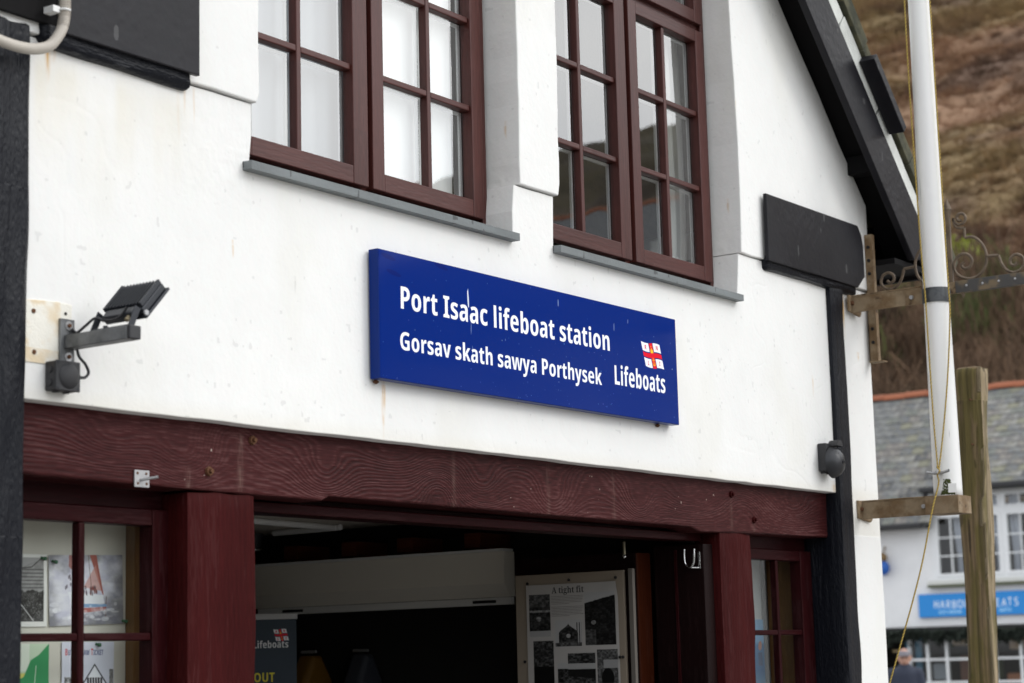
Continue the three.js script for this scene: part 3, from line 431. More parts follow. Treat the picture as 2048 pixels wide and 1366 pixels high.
{
  const X0 = -0.984, X1 = 1.048, Y0 = 2.605, Y1 = 3.065, Wd = X1 - X0, Hd = Y1 - Y0, cw = 2048, ch = Math.round(2048 * Hd / Wd), px = (x) => (x - X0) / Wd * cw, py = (y) => (Y1 - y) / Hd * ch;
  const face = canvas(cw, ch, (c) => {
    c.fillStyle = '#002475'; c.fillRect(0, 0, cw, ch);
    const r = mulberry(3); for (let i = 0; i < 160; i++) { const a = r(); c.fillStyle = `rgba(${150 + r() * 90},${165 + r() * 80},${205 + r() * 50},${0.15 + 0.5 * r() * r()})`; c.beginPath(); c.ellipse(r() * cw, (a < 0.55 ? 1 - r() * r() : r()) * ch, 1 + r() * 2.4, 1.2 + r() * 4 * r(), 0, 0, 7); c.fill(); }
    for (const [x, y, l, w] of [[-0.46, 2.995, 0.022, 3.4], [-0.445, 2.87, 0.05, 1.6], [0.14, 3.035, 0.03, 3.0], [0.55, 2.99, 0.035, 2.4], [0.66, 3.02, 0.02, 2], [-0.44, 2.78, 0.05, 1.6]]) { c.fillStyle = 'rgba(200,208,230,0.6)'; c.beginPath(); c.ellipse(px(x), py(y - l / 2), w, l / 2 / Hd * ch, 0.05, 0, 7); c.fill(); }
    for (const [x, y] of [[-0.93, 3.045], [-0.62, 3.055], [-0.90, 2.99]]) { c.fillStyle = 'rgba(8,22,92,0.5)'; c.beginPath(); c.ellipse(px(x), py(y), 42, 9, 0.15, 0, 7); c.fill(); }
    fitText(c, 'Port Isaac lifeboat station', px(-0.872), py(2.867), px(0.519) - px(-0.872), (2.951 - 2.869) / Hd * ch, '#f3f4f6');
    fitText(c, 'Gorsav skath sawya Porthysek', px(-0.874), py(2.717), px(0.443) - px(-0.874), (2.781 - 2.716) / Hd * ch, '#f3f4f6');
    fitText(c, 'Lifeboats', px(0.534), py(2.731), px(0.948) - px(0.534), (2.811 - 2.731) / Hd * ch, '#f3f4f6');
    flag(c, px(0.758), py(2.940), px(0.906) - px(0.757), 0.104 / Hd * ch);
    c.fillStyle = 'rgba(255,255,255,0.85)'; c.beginPath(); c.ellipse(px(-0.46), py(2.955), 4.5, 34, -0.06, 0, 7); c.fill();
  });
  const t = thing('name_sign', 'long blue station sign with white lettering and a red and white flag emblem', 'sign', [0.03, 2.605, 0.02]);
  const blue = std({ color: new THREE.Color('#002670'), roughness: 0.3, specularIntensity: 0.3 });
  const box = part('sign_box', bx(X0, Y0, 0.008, X1, Y1, 0.0498, 0.0025), blue, t); box.position.set(-0.03, -2.605, -0.02);
  const g = new THREE.PlaneGeometry(Wd - 0.006, Hd - 0.006, 40, 10), gp = g.attributes.position; for (let i = 0; i < gp.count; i++) { const x = gp.getX(i), y = gp.getY(i), e = smooth(1.01, 0.95, Math.abs(x)) * smooth(0.227, 0.17, Math.abs(y)); gp.setZ(i, e * (0.0012 * n2(x * 3.1, y * 5) + 0.0006)); } g.computeVertexNormals();
  const f = part('sign_face', g, std({ map: face, roughness: 0.13, specularIntensity: 0.26 }), t); f.position.set((X0 + X1) / 2 - 0.03, (Y0 + Y1) / 2 - 2.605, 0.0508 - 0.02);
  for (const x of [-0.955, 0.935]) part('fixing_bolt', join([cyl(0.006, 0.006, [x - 0.03, -0.014, -0.01], [x - 0.03, 0.001, -0.01], 8), cyl(0.011, 0.011, [x - 0.03, -0.010, -0.01], [x - 0.03, -0.004, -0.01], 6)]), M.rust, t);
}
{ // floodlight on its steel arm
  const t = thing('floodlight', 'black finned floodlight on a galvanised steel wall arm', 'floodlight', [-2.38, 2.48, 0]), P = (n, g, m) => { g.translate(2.38, -2.48, 0); return part(n, g, m, t); };
  M.oldPlate = std({ map: ctex(256, 256, (u, v) => { const a = smooth(-0.1, 0.55, per(u, v, 3, 4, 19) + 0.5 * smooth(0.6, 1, v) - 0.2 * u), c = [0.80, 0.775, 0.70]; return c.map((q, i) => lerp(q, [0.66, 0.46, 0.20][i], a * 0.55)); }, 5.5, 5.5), roughness: 0.8, bumpMap: gtex(128, 128, blk(8, 8), 6, 6), bumpScale: 0.002 });
  const pl = P('backing_plate', boxuv(slab(wig([[-2.53, 2.502], [-2.352, 2.506], [-2.352, 2.688], [-2.41, 2.690], [-2.53, 2.683]], 0.04, 0.003), [], -0.004, 0.0035, 0.0015)), M.oldPlate);
  for (const [x, y] of [[-2.498, 2.652], [-2.494, 2.533]]) { const g = cyl(0.008, 0.006, [x + 2.38, y - 2.48, 0.003], [x + 2.38, y - 2.48, 0.0075], 8); part('rusty_screw', g, M.rust, pl); }
  part('screw_hole', cyl(0.005, 0.005, [0.003, 0.179, 0.003], [0.003, 0.179, 0.0052], 8), M.dark, pl);
  P('wall_strap', bx(-2.404, 2.470, 0.004, -2.350, 2.642, 0.014, 0.002), M.galv);
  for (const y of [2.622, 2.530]) { P('washer', cyl(0.0135, 0.0135, [-2.374, y, 0.014], [-2.374, y, 0.0165], 20), M.zinc); P('bolt_head', cyl(0.0065, 0.006, [-2.374, y, 0.0165], [-2.374, y, 0.022], 6), M.rust); }
  P('arm', bx(-2.391, 2.553, 0.014, -2.347, 2.593, 0.272, 0.003), M.galv); P('end_cap', bx(-2.391, 2.553, 0.2725, -2.347, 2.593, 0.286, 0.004), M.blackPlastic);
  // yoke: a U of flat bar bolted on the arm, and the tilted lamp body
  const yk = []; for (const z of [0.108, 0.262]) yk.push((() => { const g = new RoundedBoxGeometry(0.022, 0.066, 0.004, 2, 0.0015); g.rotateZ(-0.45); g.translate(-2.352, 2.622, z); return boxuv(g); })());
  yk.push(bx(-2.378, 2.5945, 0.108, -2.356, 2.598, 0.262, 0.0015)); P('yoke', join(yk), M.alu);
  P('yoke_bolt', cyl(0.008, 0.007, [-2.366, 2.598, 0.16], [-2.366, 2.606, 0.16], 6), M.alu);
  const tilt = 0.82, place = (g) => { g.rotateZ(tilt); g.translate(-2.283, 2.690, 0.185); return g; }; // local x runs up the back, local y out of the finned back
  const body = new THREE.Group(); body.name = 'lamp_body'; t.add(body);
  const B = (n, g, m) => { const q = place(g); q.translate(2.38, -2.48, 0); return part(n, q, m, body); };
  B('housing', bx(-0.058, -0.020, -0.078, 0.062, 0.002, 0.078, 0.004), M.alu);
  B('housing', bx(-0.066, -0.030, -0.084, 0.070, -0.0205, 0.084, 0.005), M.alu);
  for (let i = 0; i < 11; i++) { const z = -0.066 + i * 0.0132; B('cooling_fin', bx(-0.046, 0.002, z - 0.0022, 0.060, 0.016, z + 0.0022, 0.001), M.alu); }
  B('side_rib', bx(-0.05, 0.0025, 0.0705, 0.060, 0.018, 0.0775, 0.002), M.alu); B('side_rib', bx(-0.05, 0.0025, -0.0775, 0.060, 0.018, -0.0705, 0.002), M.alu);
  B('driver_box', bx(-0.085, -0.016, -0.062, -0.052, 0.012, 0.062, 0.004), M.alu); B('cable_gland', cyl(0.007, 0.007, [-0.086, 0.0, 0.045], [-0.102, 0.0, 0.045], 10), std({ color: lin(0.3, 0.25, 0.16), metalness: 0.6, roughness: 0.4 }));
  B('front_glass', bx(-0.058, -0.0325, -0.076, 0.062, -0.0302, 0.076, 0), std({ color: lin(0.4, 0.4, 0.38), roughness: 0.1 }));
  for (const z of [-0.0845, 0.0845]) B('pivot_bolt', cyl(0.008, 0.008, [-0.060, -0.012, z], [-0.060, -0.012, z + Math.sign(z) * 0.006], 12), M.zinc);
  P('cable', tube([[-2.345, 2.655, 0.225], [-2.352, 2.628, 0.20], [-2.356, 2.626, 0.14], [-2.372, 2.632, 0.125], [-2.385, 2.610, 0.095], [-2.38, 2.597, 0.06], [-2.360, 2.603, 0.028], [-2.368, 2.613, 0.02]], 0.0042, 50), M.blackPlastic);
}
{
  const t = thing('junction_box', 'square black plastic junction box below the floodlight arm', 'junction box', [-2.408, 2.425, 0]), P = (n, g, m) => { g.translate(2.408, -2.425, 0); return part(n, g, m, t); };
  const bxg = P('box', bx(-2.452, 2.424, 0.002, -2.364, 2.510, 0.046, 0.005), M.blackPlastic);
  P('lid', (() => { const g = bx(-2.454, 2.423, 0.0465, -2.362, 2.511, 0.053, 0.004); return g; })(), M.blackPlastic);
  P('lid_dome', (() => { const g = new THREE.SphereGeometry(0.0385, 32, 16); g.scale(1, 1, 0.42); g.translate(-2.406, 2.467, 0.050); return g; })(), M.blackPlastic);
  for (const y of [2.447, 2.485]) P('knockout', cyl(0.011, 0.010, [-2.452, y, 0.024], [-2.456, y, 0.024], 16), M.blackPlastic);
  for (const x of [-2.43, -2.39]) P('knockout', cyl(0.011, 0.010, [x, 2.424, 0.024], [x, 2.420, 0.024], 16), M.blackPlastic);
  for (const [x, y] of [[-2.446, 2.504], [-2.370, 2.504], [-2.446, 2.431], [-2.370, 2.431]]) P('lid_screw', cyl(0.0035, 0.003, [x, y, 0.053], [x, y, 0.0545], 8), M.alu);
  P('cable_gland', join([cyl(0.010, 0.010, [-2.364, 2.470, 0.026], [-2.348, 2.471, 0.026], 6), cyl(0.007, 0.006, [-2.348, 2.471, 0.026], [-2.338, 2.472, 0.026], 10)]), M.blackPlastic);
  P('cable', tube([[-2.340, 2.472, 0.026], [-2.322, 2.474, 0.028], [-2.310, 2.488, 0.03], [-2.322, 2.512, 0.03], [-2.344, 2.532, 0.028], [-2.350, 2.558, 0.024], [-2.352, 2.590, 0.022], [-2.366, 2.612, 0.02]], 0.0045, 50), M.blackPlastic);
}
{ // alarm bell
  const t = thing('alarm_bell', 'round black alarm bell on the white wall beside the right timber post', 'bell', [2.50, 2.49, 0]), P = (n, g, m) => part(n, g, m, t);
  P('back_box', bx(-0.058, 0.006, 0.001, 0.058, 0.142, 0.050, 0.006), M.blackPlastic);
  P('box_foot', join([bx(-0.04, -0.004, 0.004, -0.02, 0.008, 0.03), bx(0.02, -0.004, 0.004, 0.04, 0.008, 0.03)]), M.blackPlastic);
  P('clapper_hood', (() => { const g = new THREE.CylinderGeometry(0.03, 0.03, 0.05, 20, 1, false, -Math.PI / 2, Math.PI); g.rotateX(Math.PI / 2); g.rotateZ(Math.PI); g.translate(0.012, 0.128, 0.065); return g; })(), M.blackPlastic);
  const pts = [[0.001, 0.058], [0.012, 0.0575], [0.03, 0.054], [0.05, 0.044], [0.064, 0.030], [0.072, 0.014], [0.075, 0.0], [0.077, -0.001], [0.073, -0.003], [0.066, 0.010], [0.05, 0.03], [0.001, 0.048]].map((p) => new THREE.Vector2(...p)).reverse();
  P('gong', (() => { const g = new THREE.LatheGeometry(pts, 40); g.rotateX(Math.PI / 2); g.translate(-0.012, 0.048, 0.056); return g; })(), std({ color: lin(0.035, 0.036, 0.04), roughness: 0.38, metalness: 0.4 }));
  P('gong_screw', join([cyl(0.011, 0.011, [-0.012, 0.048, 0.113], [-0.012, 0.048, 0.117], 16), cyl(0.006, 0.005, [-0.012, 0.048, 0.117], [-0.012, 0.048, 0.123], 6)]), M.blackPlastic);
}
{ // corrugated conduit hanging at the top left
  const t = thing('cable_conduit', 'grey-white flexible cable conduit looping over the black post top', 'conduit', [-2.47, 3.38, 0.09]), P = (n, g, m) => { g.translate(2.47, -3.38, -0.09); return part(n, g, m, t); };
  P('pipe', tube([[-2.470, 3.52, 0.09], [-2.476, 3.49, 0.09], [-2.492, 3.458, 0.09], [-2.524, 3.42, 0.09], [-2.575, 3.397, 0.09], [-2.640, 3.388, 0.09], [-2.72, 3.392, 0.088], [-2.80, 3.412, 0.08], [-2.86, 3.46, 0.07]], 0.0165, 70, 14), M.conduit);
  const rib = new THREE.CatmullRomCurve3([[-2.462, 3.85, 0.09], [-2.466, 3.70, 0.09], [-2.468, 3.58, 0.09], [-2.470, 3.52, 0.09], [-2.476, 3.49, 0.09]].map((p) => new THREE.Vector3(...p)));
  const g = new THREE.TubeGeometry(rib, 340, 0.0165, 14), p = g.attributes.position; for (let i = 0; i <= 340; i++) { const c = rib.getPointAt(i / 340), k = 1 + 0.09 * Math.sin(i * 1.15); for (let j = 0; j <= 14; j++) { const q = i * 15 + j; p.setXYZ(q, c.x + (p.getX(q) - c.x) * k, c.y + (p.getY(q) - c.y) * k, c.z + (p.getZ(q) - c.z) * k); } } g.computeVertexNormals(); P('ribbed_pipe', g, M.conduit);
  P('pipe_clip', join([tube([...Array(9)].map((_, i) => { const a = i / 8 * 5.2 + 1.2; return [-2.471 + 0.0185 * Math.cos(a), 3.538, 0.09 + 0.0185 * Math.sin(a)]; }), 0.004, 24, 6), bx(-2.515, 3.526, 0.05, -2.488, 3.546, 0.092, 0.002)]), M.white);
}
{ // small things on the woodwork
  const t = thing('door_hook_plate', 'small grey metal plate with a peg on the left of the lintel', 'hook', [-2.015, 2.175, -0.055]), P = (n, g, m) => part(n, g, m, t);
  P('plate', bx(-0.032, 0.0, 0.001, 0.030, 0.052, 0.006, 0.001), M.zinc); P('peg', tube([[-0.008, 0.022, 0.006], [0.0, 0.024, 0.018], [0.012, 0.027, 0.034], [0.024, 0.030, 0.05]], 0.0045, 14), M.zinc);
  for (const [x, y] of [[-0.02, 0.042], [0.016, 0.042], [-0.018, 0.011], [0.018, 0.011]]) P('screw', cyl(0.0045, 0.004, [x, y, 0.006], [x, y, 0.0075], 8), M.rust);
  const h = thing('steel_hook', 'shiny steel U-shaped hook on the dark door lining', 'hook', [1.468, 2.01, -0.155]);
  part('hook', tube([[-0.028, 0.088, -0.025], [-0.03, 0.05, -0.025], [-0.03, 0.022, -0.02], [-0.03, 0.006, 0.0], [-0.03, 0.022, 0.02], [-0.03, 0.05, 0.025], [-0.028, 0.088, 0.026]], 0.0048, 40), M.steel, h); part('hook_back', join([bx(-0.006, 0.0, 0.03, -0.001, 0.075, 0.042, 0.001), cyl(0.004, 0.004, [-0.03, 0.006, 0.0], [-0.003, 0.004, 0.034], 8)]), M.steel, h);
  const b = thing('door_bolt', 'thin brass bolt at the top of the open door leaf', 'bolt', [1.318, 2.075, -0.42]); part('rod', cyl(0.007, 0.007, [0, 0.0, 0], [0, 0.066, 0], 10), std({ color: lin(0.30, 0.27, 0.2), metalness: 0.8, roughness: 0.3 }), b); part('knob', new THREE.SphereGeometry(0.011, 14, 10), M.steel, b);
}

/* ------------------------------------------------------------------ flagpole, its brackets, the halyard */
{
  const t = thing('flagpole', 'tall tapering white flagpole standing in front of the gable corner', 'flagpole', [2.85, 2.30, 0.49]), g = new THREE.LatheGeometry([[0, 0.04], [0.069, 0.04], [0.069, 0.1], [0.052, 2.6], [0.044, 4.2], [0, 4.22]].map((p) => new THREE.Vector2(...p)), 32); part('pole', g, M.pole, t);
  part('cleat', join([bx(-0.13, 0.165, -0.008, -0.055, 0.182, 0.008, 0.004), (() => { const c = tube([[-0.115, 0.176, -0.055], [-0.112, 0.170, -0.02], [-0.112, 0.170, 0.02], [-0.115, 0.178, 0.06]], 0.007, 20); return boxuv(c); })()]), M.zinc, t);
  const moss = []; const r = mulberry(12); for (let i = 0; i < 520; i++) { const q = r(), a = 3.14 - 0.35 + (r() - 0.5) * 1.1 * (1 - 0.6 * q), y = 0.07 + q * q * 0.07, s = new THREE.SphereGeometry(0.003 + 0.0035 * r(), 5, 4); s.scale(0.6, 1, 1); s.translate(Math.cos(a) * 0.0665, y, Math.sin(a) * 0.0665); moss.push(s); } part('moss', join(moss), std({ color: lin(0.045, 0.055, 0.012), roughness: 1 }), t);
  part('hatch', join([bx(-0.0705, 0.075, 0.005, -0.067, 0.12, 0.045, 0.001)]).rotateY(0.35), M.pole, t);
}
{
  const t = thing('pole_bracket', 'rusty angle iron bracket with grey band clamping the upper flagpole', 'bracket', [2.85, 3.33, 0]), P = (n, g, m) => { g.translate(-2.85, -3.33, 0); return part(n, g, m, t); };
  P('foot_plate', boxuv(slab([[2.828, 3.335], [2.95, 3.318], [2.965, 3.335], [2.965, 3.418], [2.828, 3.418]], [], 0.016, 0.030, 0.003)), M.rustIron); P('bolt_head', cyl(0.012, 0.011, [2.85, 3.377, 0.03], [2.85, 3.377, 0.042], 6), M.rust);
  P('angle_iron', join([bx(2.856, 3.328, 0.030, 2.866, 3.409, 0.41, 0.002), bx(2.856, 3.4095, 0.030, 2.94, 3.418, 0.41, 0.002)]), M.rustIron);
  P('strap_end', bx(2.846, 3.326, 0.325, 2.855, 3.398, 0.43, 0.002), M.rustIron); P('bolt_head', cyl(0.011, 0.010, [2.846, 3.363, 0.362], [2.834, 3.363, 0.362], 8), M.zinc);
  P('band', (() => { const g = new THREE.LatheGeometry([[0.0635, 0], [0.0695, 0], [0.0695, 0.072], [0.0635, 0.072], [0.0635, 0]].map((p) => new THREE.Vector2(...p)), 36); g.translate(2.85, 3.318, 0.49); return boxuv(g); })(), M.leadGrey);
  const b = thing('pole_bracket', 'rusty flat iron bracket cradling the foot of the white flagpole', 'bracket', [2.85, 2.27, 0]), Q = (n, g, m) => { g.translate(-2.85, -2.27, 0); return part(n, g, m, b); };
  Q('foot_plate', boxuv(slab([[2.845, 2.285], [2.98, 2.27], [3.0, 2.285], [3.0, 2.375], [2.845, 2.375]], [], 0.001, 0.014, 0.003)), M.rustIron); for (const x of [2.87, 2.955]) Q('bolt_head', cyl(0.011, 0.010, [x, 2.332, 0.014], [x, 2.332, 0.024], 6), M.rust);
  Q('angle_iron', join([bx(2.885, 2.282, 0.014, 2.895, 2.366, 0.42, 0.002), bx(2.885, 2.3665, 0.014, 2.95, 2.375, 0.42, 0.002)]), M.rustIron);
  Q('cradle', join([bx(2.772, 2.276, 0.40, 2.782, 2.362, 0.572, 0.002), bx(2.782, 2.276, 0.562, 2.93, 2.362, 0.572, 0.002), bx(2.782, 2.276, 0.40, 2.93, 2.362, 0.41, 0.002), bx(2.782, 2.276, 0.41, 2.93, 2.285, 0.562, 0)]), M.rustIron);
  Q('bolt_head', cyl(0.011, 0.010, [2.885, 2.325, 0.345], [2.873, 2.325, 0.345], 8), M.zinc);
}
{ // twisted yellow halyard, two strands up the pole and one led away
  const rm = std({ map: ctex(64, 64, (u, v) => { const s = Math.sin((u * 1 + v) * Math.PI * 4); return s > 0.45 ? [0.10, 0.075, 0.03] : [0.52 + 0.06 * s, 0.34, 0.065]; }, 1, 1), roughness: 0.8 });
  const rope = (pts, turns) => { const g = tube(pts, 0.0039, 160, 7), u = g.attributes.uv; for (let i = 0; i < u.count; i++) u.setX(i, u.getX(i) * turns); return g; };
  const t = thing('halyard', 'yellow twisted halyard rope tied off at the flagpole cleat', 'rope', [2.74, 2.47, 0.49]), P = (g) => { g.translate(-2.74, -2.47, -0.49); part('rope_strand', g, rm, t); };
  P(rope([[2.80, 5.6, 0.438], [2.79, 4.87, 0.440], [2.785, 4.48, 0.441], [2.785, 4.015, 0.446], [2.775, 3.53, 0.458], [2.770, 3.366, 0.466], [2.770, 3.08, 0.468], [2.755, 2.71, 0.478], [2.738, 2.49, 0.492]], 85));
  P(rope([[2.84, 5.6, 0.552], [2.835, 4.83, 0.557], [2.83, 3.9, 0.562], [2.825, 3.39, 0.567], [2.82, 3.29, 0.570], [2.79, 2.97, 0.553], [2.76, 2.63, 0.515], [2.740, 2.49, 0.497]], 85));
  P(rope([[2.735, 2.50, 0.488], [2.730, 2.478, 0.505], [2.728, 2.462, 0.492], [2.735, 2.43, 0.494], [2.70, 2.30, 0.47], [2.62, 1.99, 0.42], [2.50, 1.48, 0.29], [2.40, 1.05, 0.18]], 45));
}
{ // wrought iron sign bracket on the corner
  const X = 3.085, t = thing('scroll_bracket', 'wrought iron hanging-sign bracket with scrolls projecting from the gable corner', 'sign bracket', [X, 3.1, 0]), P = (n, g, m = M.wrought) => { g.translate(-X, -3.1, 0); return part(n, g, m, t); };
  P('upright', join([bx(X - 0.012, 3.10, 0.016, X + 0.02, 3.768, 0.058, 0.002), bx(X + 0.012, 3.10, -0.02, X + 0.0215, 3.768, 0.016, 0.001)]), M.rustIron);
  for (const y of [3.20, 3.27, 3.56, 3.63, 3.70]) P('bolt_head', cyl(0.009, 0.008, [X - 0.012, y, 0.036], [X - 0.020, y, 0.036], 8), M.dark);
  P('bottom_tab', bx(X - 0.03, 3.094, 0.016, X + 0.02, 3.10, 0.095, 0.001), M.rustIron);
  P('beam', bx(X - 0.012, 3.40, 0.058, X + 0.012, 3.458, 0.50, 0.003), M.rustIron); P('beam', bx(X - 0.014, 3.398, 0.5005, X + 0.014, 3.460, 1.45, 0.003), std({ map: ctex(256, 256, (u, v) => { const a = smooth(-0.25, 0.35, per(u, v, 6, 4, 91)); return [lerp(0.065, 0.17, a), lerp(0.062, 0.125, a), lerp(0.06, 0.075, a)]; }, 3, 3), roughness: 0.75 }));
  for (let k = 0; k < 5; k++) P('rivet', new THREE.SphereGeometry(0.007, 8, 6).translate(X - 0.014, 3.43, 0.56 + k * 0.085), M.zinc);
  P('drop_finial', cyl(0.012, 0.001, [X, 3.398, 0.535], [X, 3.372, 0.535], 8));
  const C = 0.478; // the scrolls mirror about the central stem
  P('stem', bx(X - 0.009, 3.458, C - 0.010, X + 0.009, 3.83, C + 0.010, 0.002));
  P('spear_head', (() => { const g = new THREE.CylinderGeometry(0.022, 0.010, 0.05, 4); const h = new THREE.ConeGeometry(0.022, 0.06, 4); g.translate(0, -0.025, 0); h.translate(0, 0.03, 0); const j = join([g, h]); j.scale(0.5, 1, 1.05); j.translate(X, 3.835, C); return j; })());
  const spiral = (cz, cy, r0, r1, a0, turns, n = 26) => [...Array(n)].map((_, i) => { const q = i / (n - 1), r = lerp(r0, r1, q), a = a0 + turns * 2 * Math.PI * q; return [cz + r * Math.cos(a), cy + r * Math.sin(a)]; });
  const bar = (pts, flip) => P('scroll', tube(pts.map(([z, y]) => [X, y, flip ? 2 * C - z : z]), 0.0075, 110, 7));
  for (const f of [false, true]) {
    bar([...spiral(C + 0.066, 3.781, 0.012, 0.037, 5.2, -1.35, 22).map((p) => p), [C + 0.034, 3.75], [C + 0.05, 3.733], [C + 0.072, 3.728]], f);
    bar([[C + 0.072, 3.728], [C + 0.085, 3.727]], f); bar([[C + 0.084, 3.727], [C + 0.084, 3.676]], f);
    bar([[C + 0.084, 3.676], [C + 0.12, 3.676], [C + 0.155, 3.655], [C + 0.183, 3.612], [C + 0.192, 3.568], [C + 0.183, 3.520], [C + 0.155, 3.482], [C + 0.11, 3.464], [C + 0.06, 3.475], [C + 0.022, 3.512], [C + 0.022, 3.560], [C + 0.055, 3.593], [C + 0.095, 3.588], [C + 0.115, 3.556], [C + 0.100, 3.525], [C + 0.072, 3.520], [C + 0.058, 3.540], [C + 0.072, 3.553]], f);
    bar([[C + 0.192, 3.566], [C + 0.255, 3.562]], f);
    bar([[C + 0.255, 3.562], [C + 0.268, 3.520], [C + 0.292, 3.483], [C + 0.325, 3.466], [C + 0.362, 3.474], [C + 0.385, 3.505], [C + 0.375, 3.540], [C + 0.345, 3.554], [C + 0.315, 3.537], [C + 0.315, 3.510], [C + 0.335, 3.500], [C + 0.350, 3.513]], f);
  }
}
{ // mossy timber post, an old squared pole a little out of plumb
  const g = rough(-0.075, 0, -0.075, 0.075, 3.19, 0.075, 0.03, 0.010, 7, 61), t = thing('mossy_post', 'weathered mossy timber post standing in front of the slate roofed house', 'post', [4.26, 0, 0.007]);
  const p = part('timber', g, std({ map: ctex(512, 1024, (u, v) => { const x = u, y = v * 2, tanFace = u > 0.5, gr = fbm(x * 60, y * 1.6, 3), cr = Math.abs(fbm(x * 26, y * 0.9 + 3, 3)) < 0.035 ? 0.35 : 1, a = smooth(-0.25, 0.4, fbm(x * 16, y * 5 + 5, 5) + (tanFace ? -0.22 : 0.12)); let c = (tanFace ? [0.27, 0.21, 0.13] : [0.15, 0.105, 0.058]).map((q) => q * (1 + 0.5 * gr) * cr); c = c.map((q, i) => lerp(q, [0.085, 0.072, 0.016][i] * (1 + 0.5 * gr), a * 0.72)); return c; }, 1, 0.5), bumpMap: gtex(256, 1024, (u, v) => 0.5 + 0.35 * fbm(u * 50, v * 4.4, 3) + 0.15 * fbm(u * 90, v * 30, 2), 1, 0.5), bumpScale: 0.014, roughness: 1 }), t);  // one face paler tan wood with less moss, the other darker and mossier
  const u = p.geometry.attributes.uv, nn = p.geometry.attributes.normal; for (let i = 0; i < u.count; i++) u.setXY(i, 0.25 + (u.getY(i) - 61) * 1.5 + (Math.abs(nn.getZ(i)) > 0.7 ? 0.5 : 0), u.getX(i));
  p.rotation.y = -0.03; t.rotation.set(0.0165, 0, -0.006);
  part('nail', join([cyl(0.005, 0.004, [-0.1, 3.0, 0.03], [-0.07, 3.0, 0.03], 6), cyl(0.005, 0.004, [-0.1, 2.75, 0.03], [-0.07, 2.75, 0.03], 6)]), M.rust, t);
}

/* ------------------------------------------------------------------ behind the display windows and in the doorway */
function print(name, label, category, x0, y0, x1, y1, z, tilt, tex, group) { // a sheet of paper pinned to the backboard
  const w = x1 - x0, h = y1 - y0, t = thing(name, label, category, [(x0 + x1) / 2, y0, z], group); t.rotation.z = tilt;
  const g = new THREE.BoxGeometry(w, h, 0.0012), p = part('sheet', g, M.white, t); p.position.y = h / 2;
  const f = new THREE.PlaneGeometry(w, h, 8, 8), q = f.attributes.position; for (let i = 0; i < q.count; i++) q.setZ(i, 0.0011 + 0.0012 * (1 + n2(q.getX(i) * 14 + x0 * 5, q.getY(i) * 14))); f.computeVertexNormals();
  const m = part('print', f, std({ map: tex, roughness: 0.75 }), t); m.position.y = h / 2; return t;
}
const pinM = std({ color: lin(0.02, 0.12, 0.055), roughness: 0.4 });
function pins(t, list) { for (const [x, y] of list) part('push_pin', join([cyl(0.0045, 0.0035, [x, y, 0.003], [x + 0.004, y - 0.003, 0.010], 8), cyl(0.006, 0.006, [x + 0.004, y - 0.003, 0.010], [x + 0.012, y - 0.004, 0.013], 8)]), pinM, t); }
function grey(c, x, y, w, h, seed, paint) { // an old photograph: soft grey patches
  const id = c.getImageData(x, y, w, h), d = id.data;
  for (let j = 0; j < h; j++) for (let i = 0; i < w; i++) { const v = clamp(paint(i / w, j / h, fbm(i * 0.06 + seed, j * 0.06, 4), n2(i * 0.5 + seed, j * 0.5)), 0, 1), o = (j * w + i) * 4; d[o] = d[o + 1] = d[o + 2] = v * 200; d[o + 3] = 255; }
  c.putImageData(id, x, y);
}
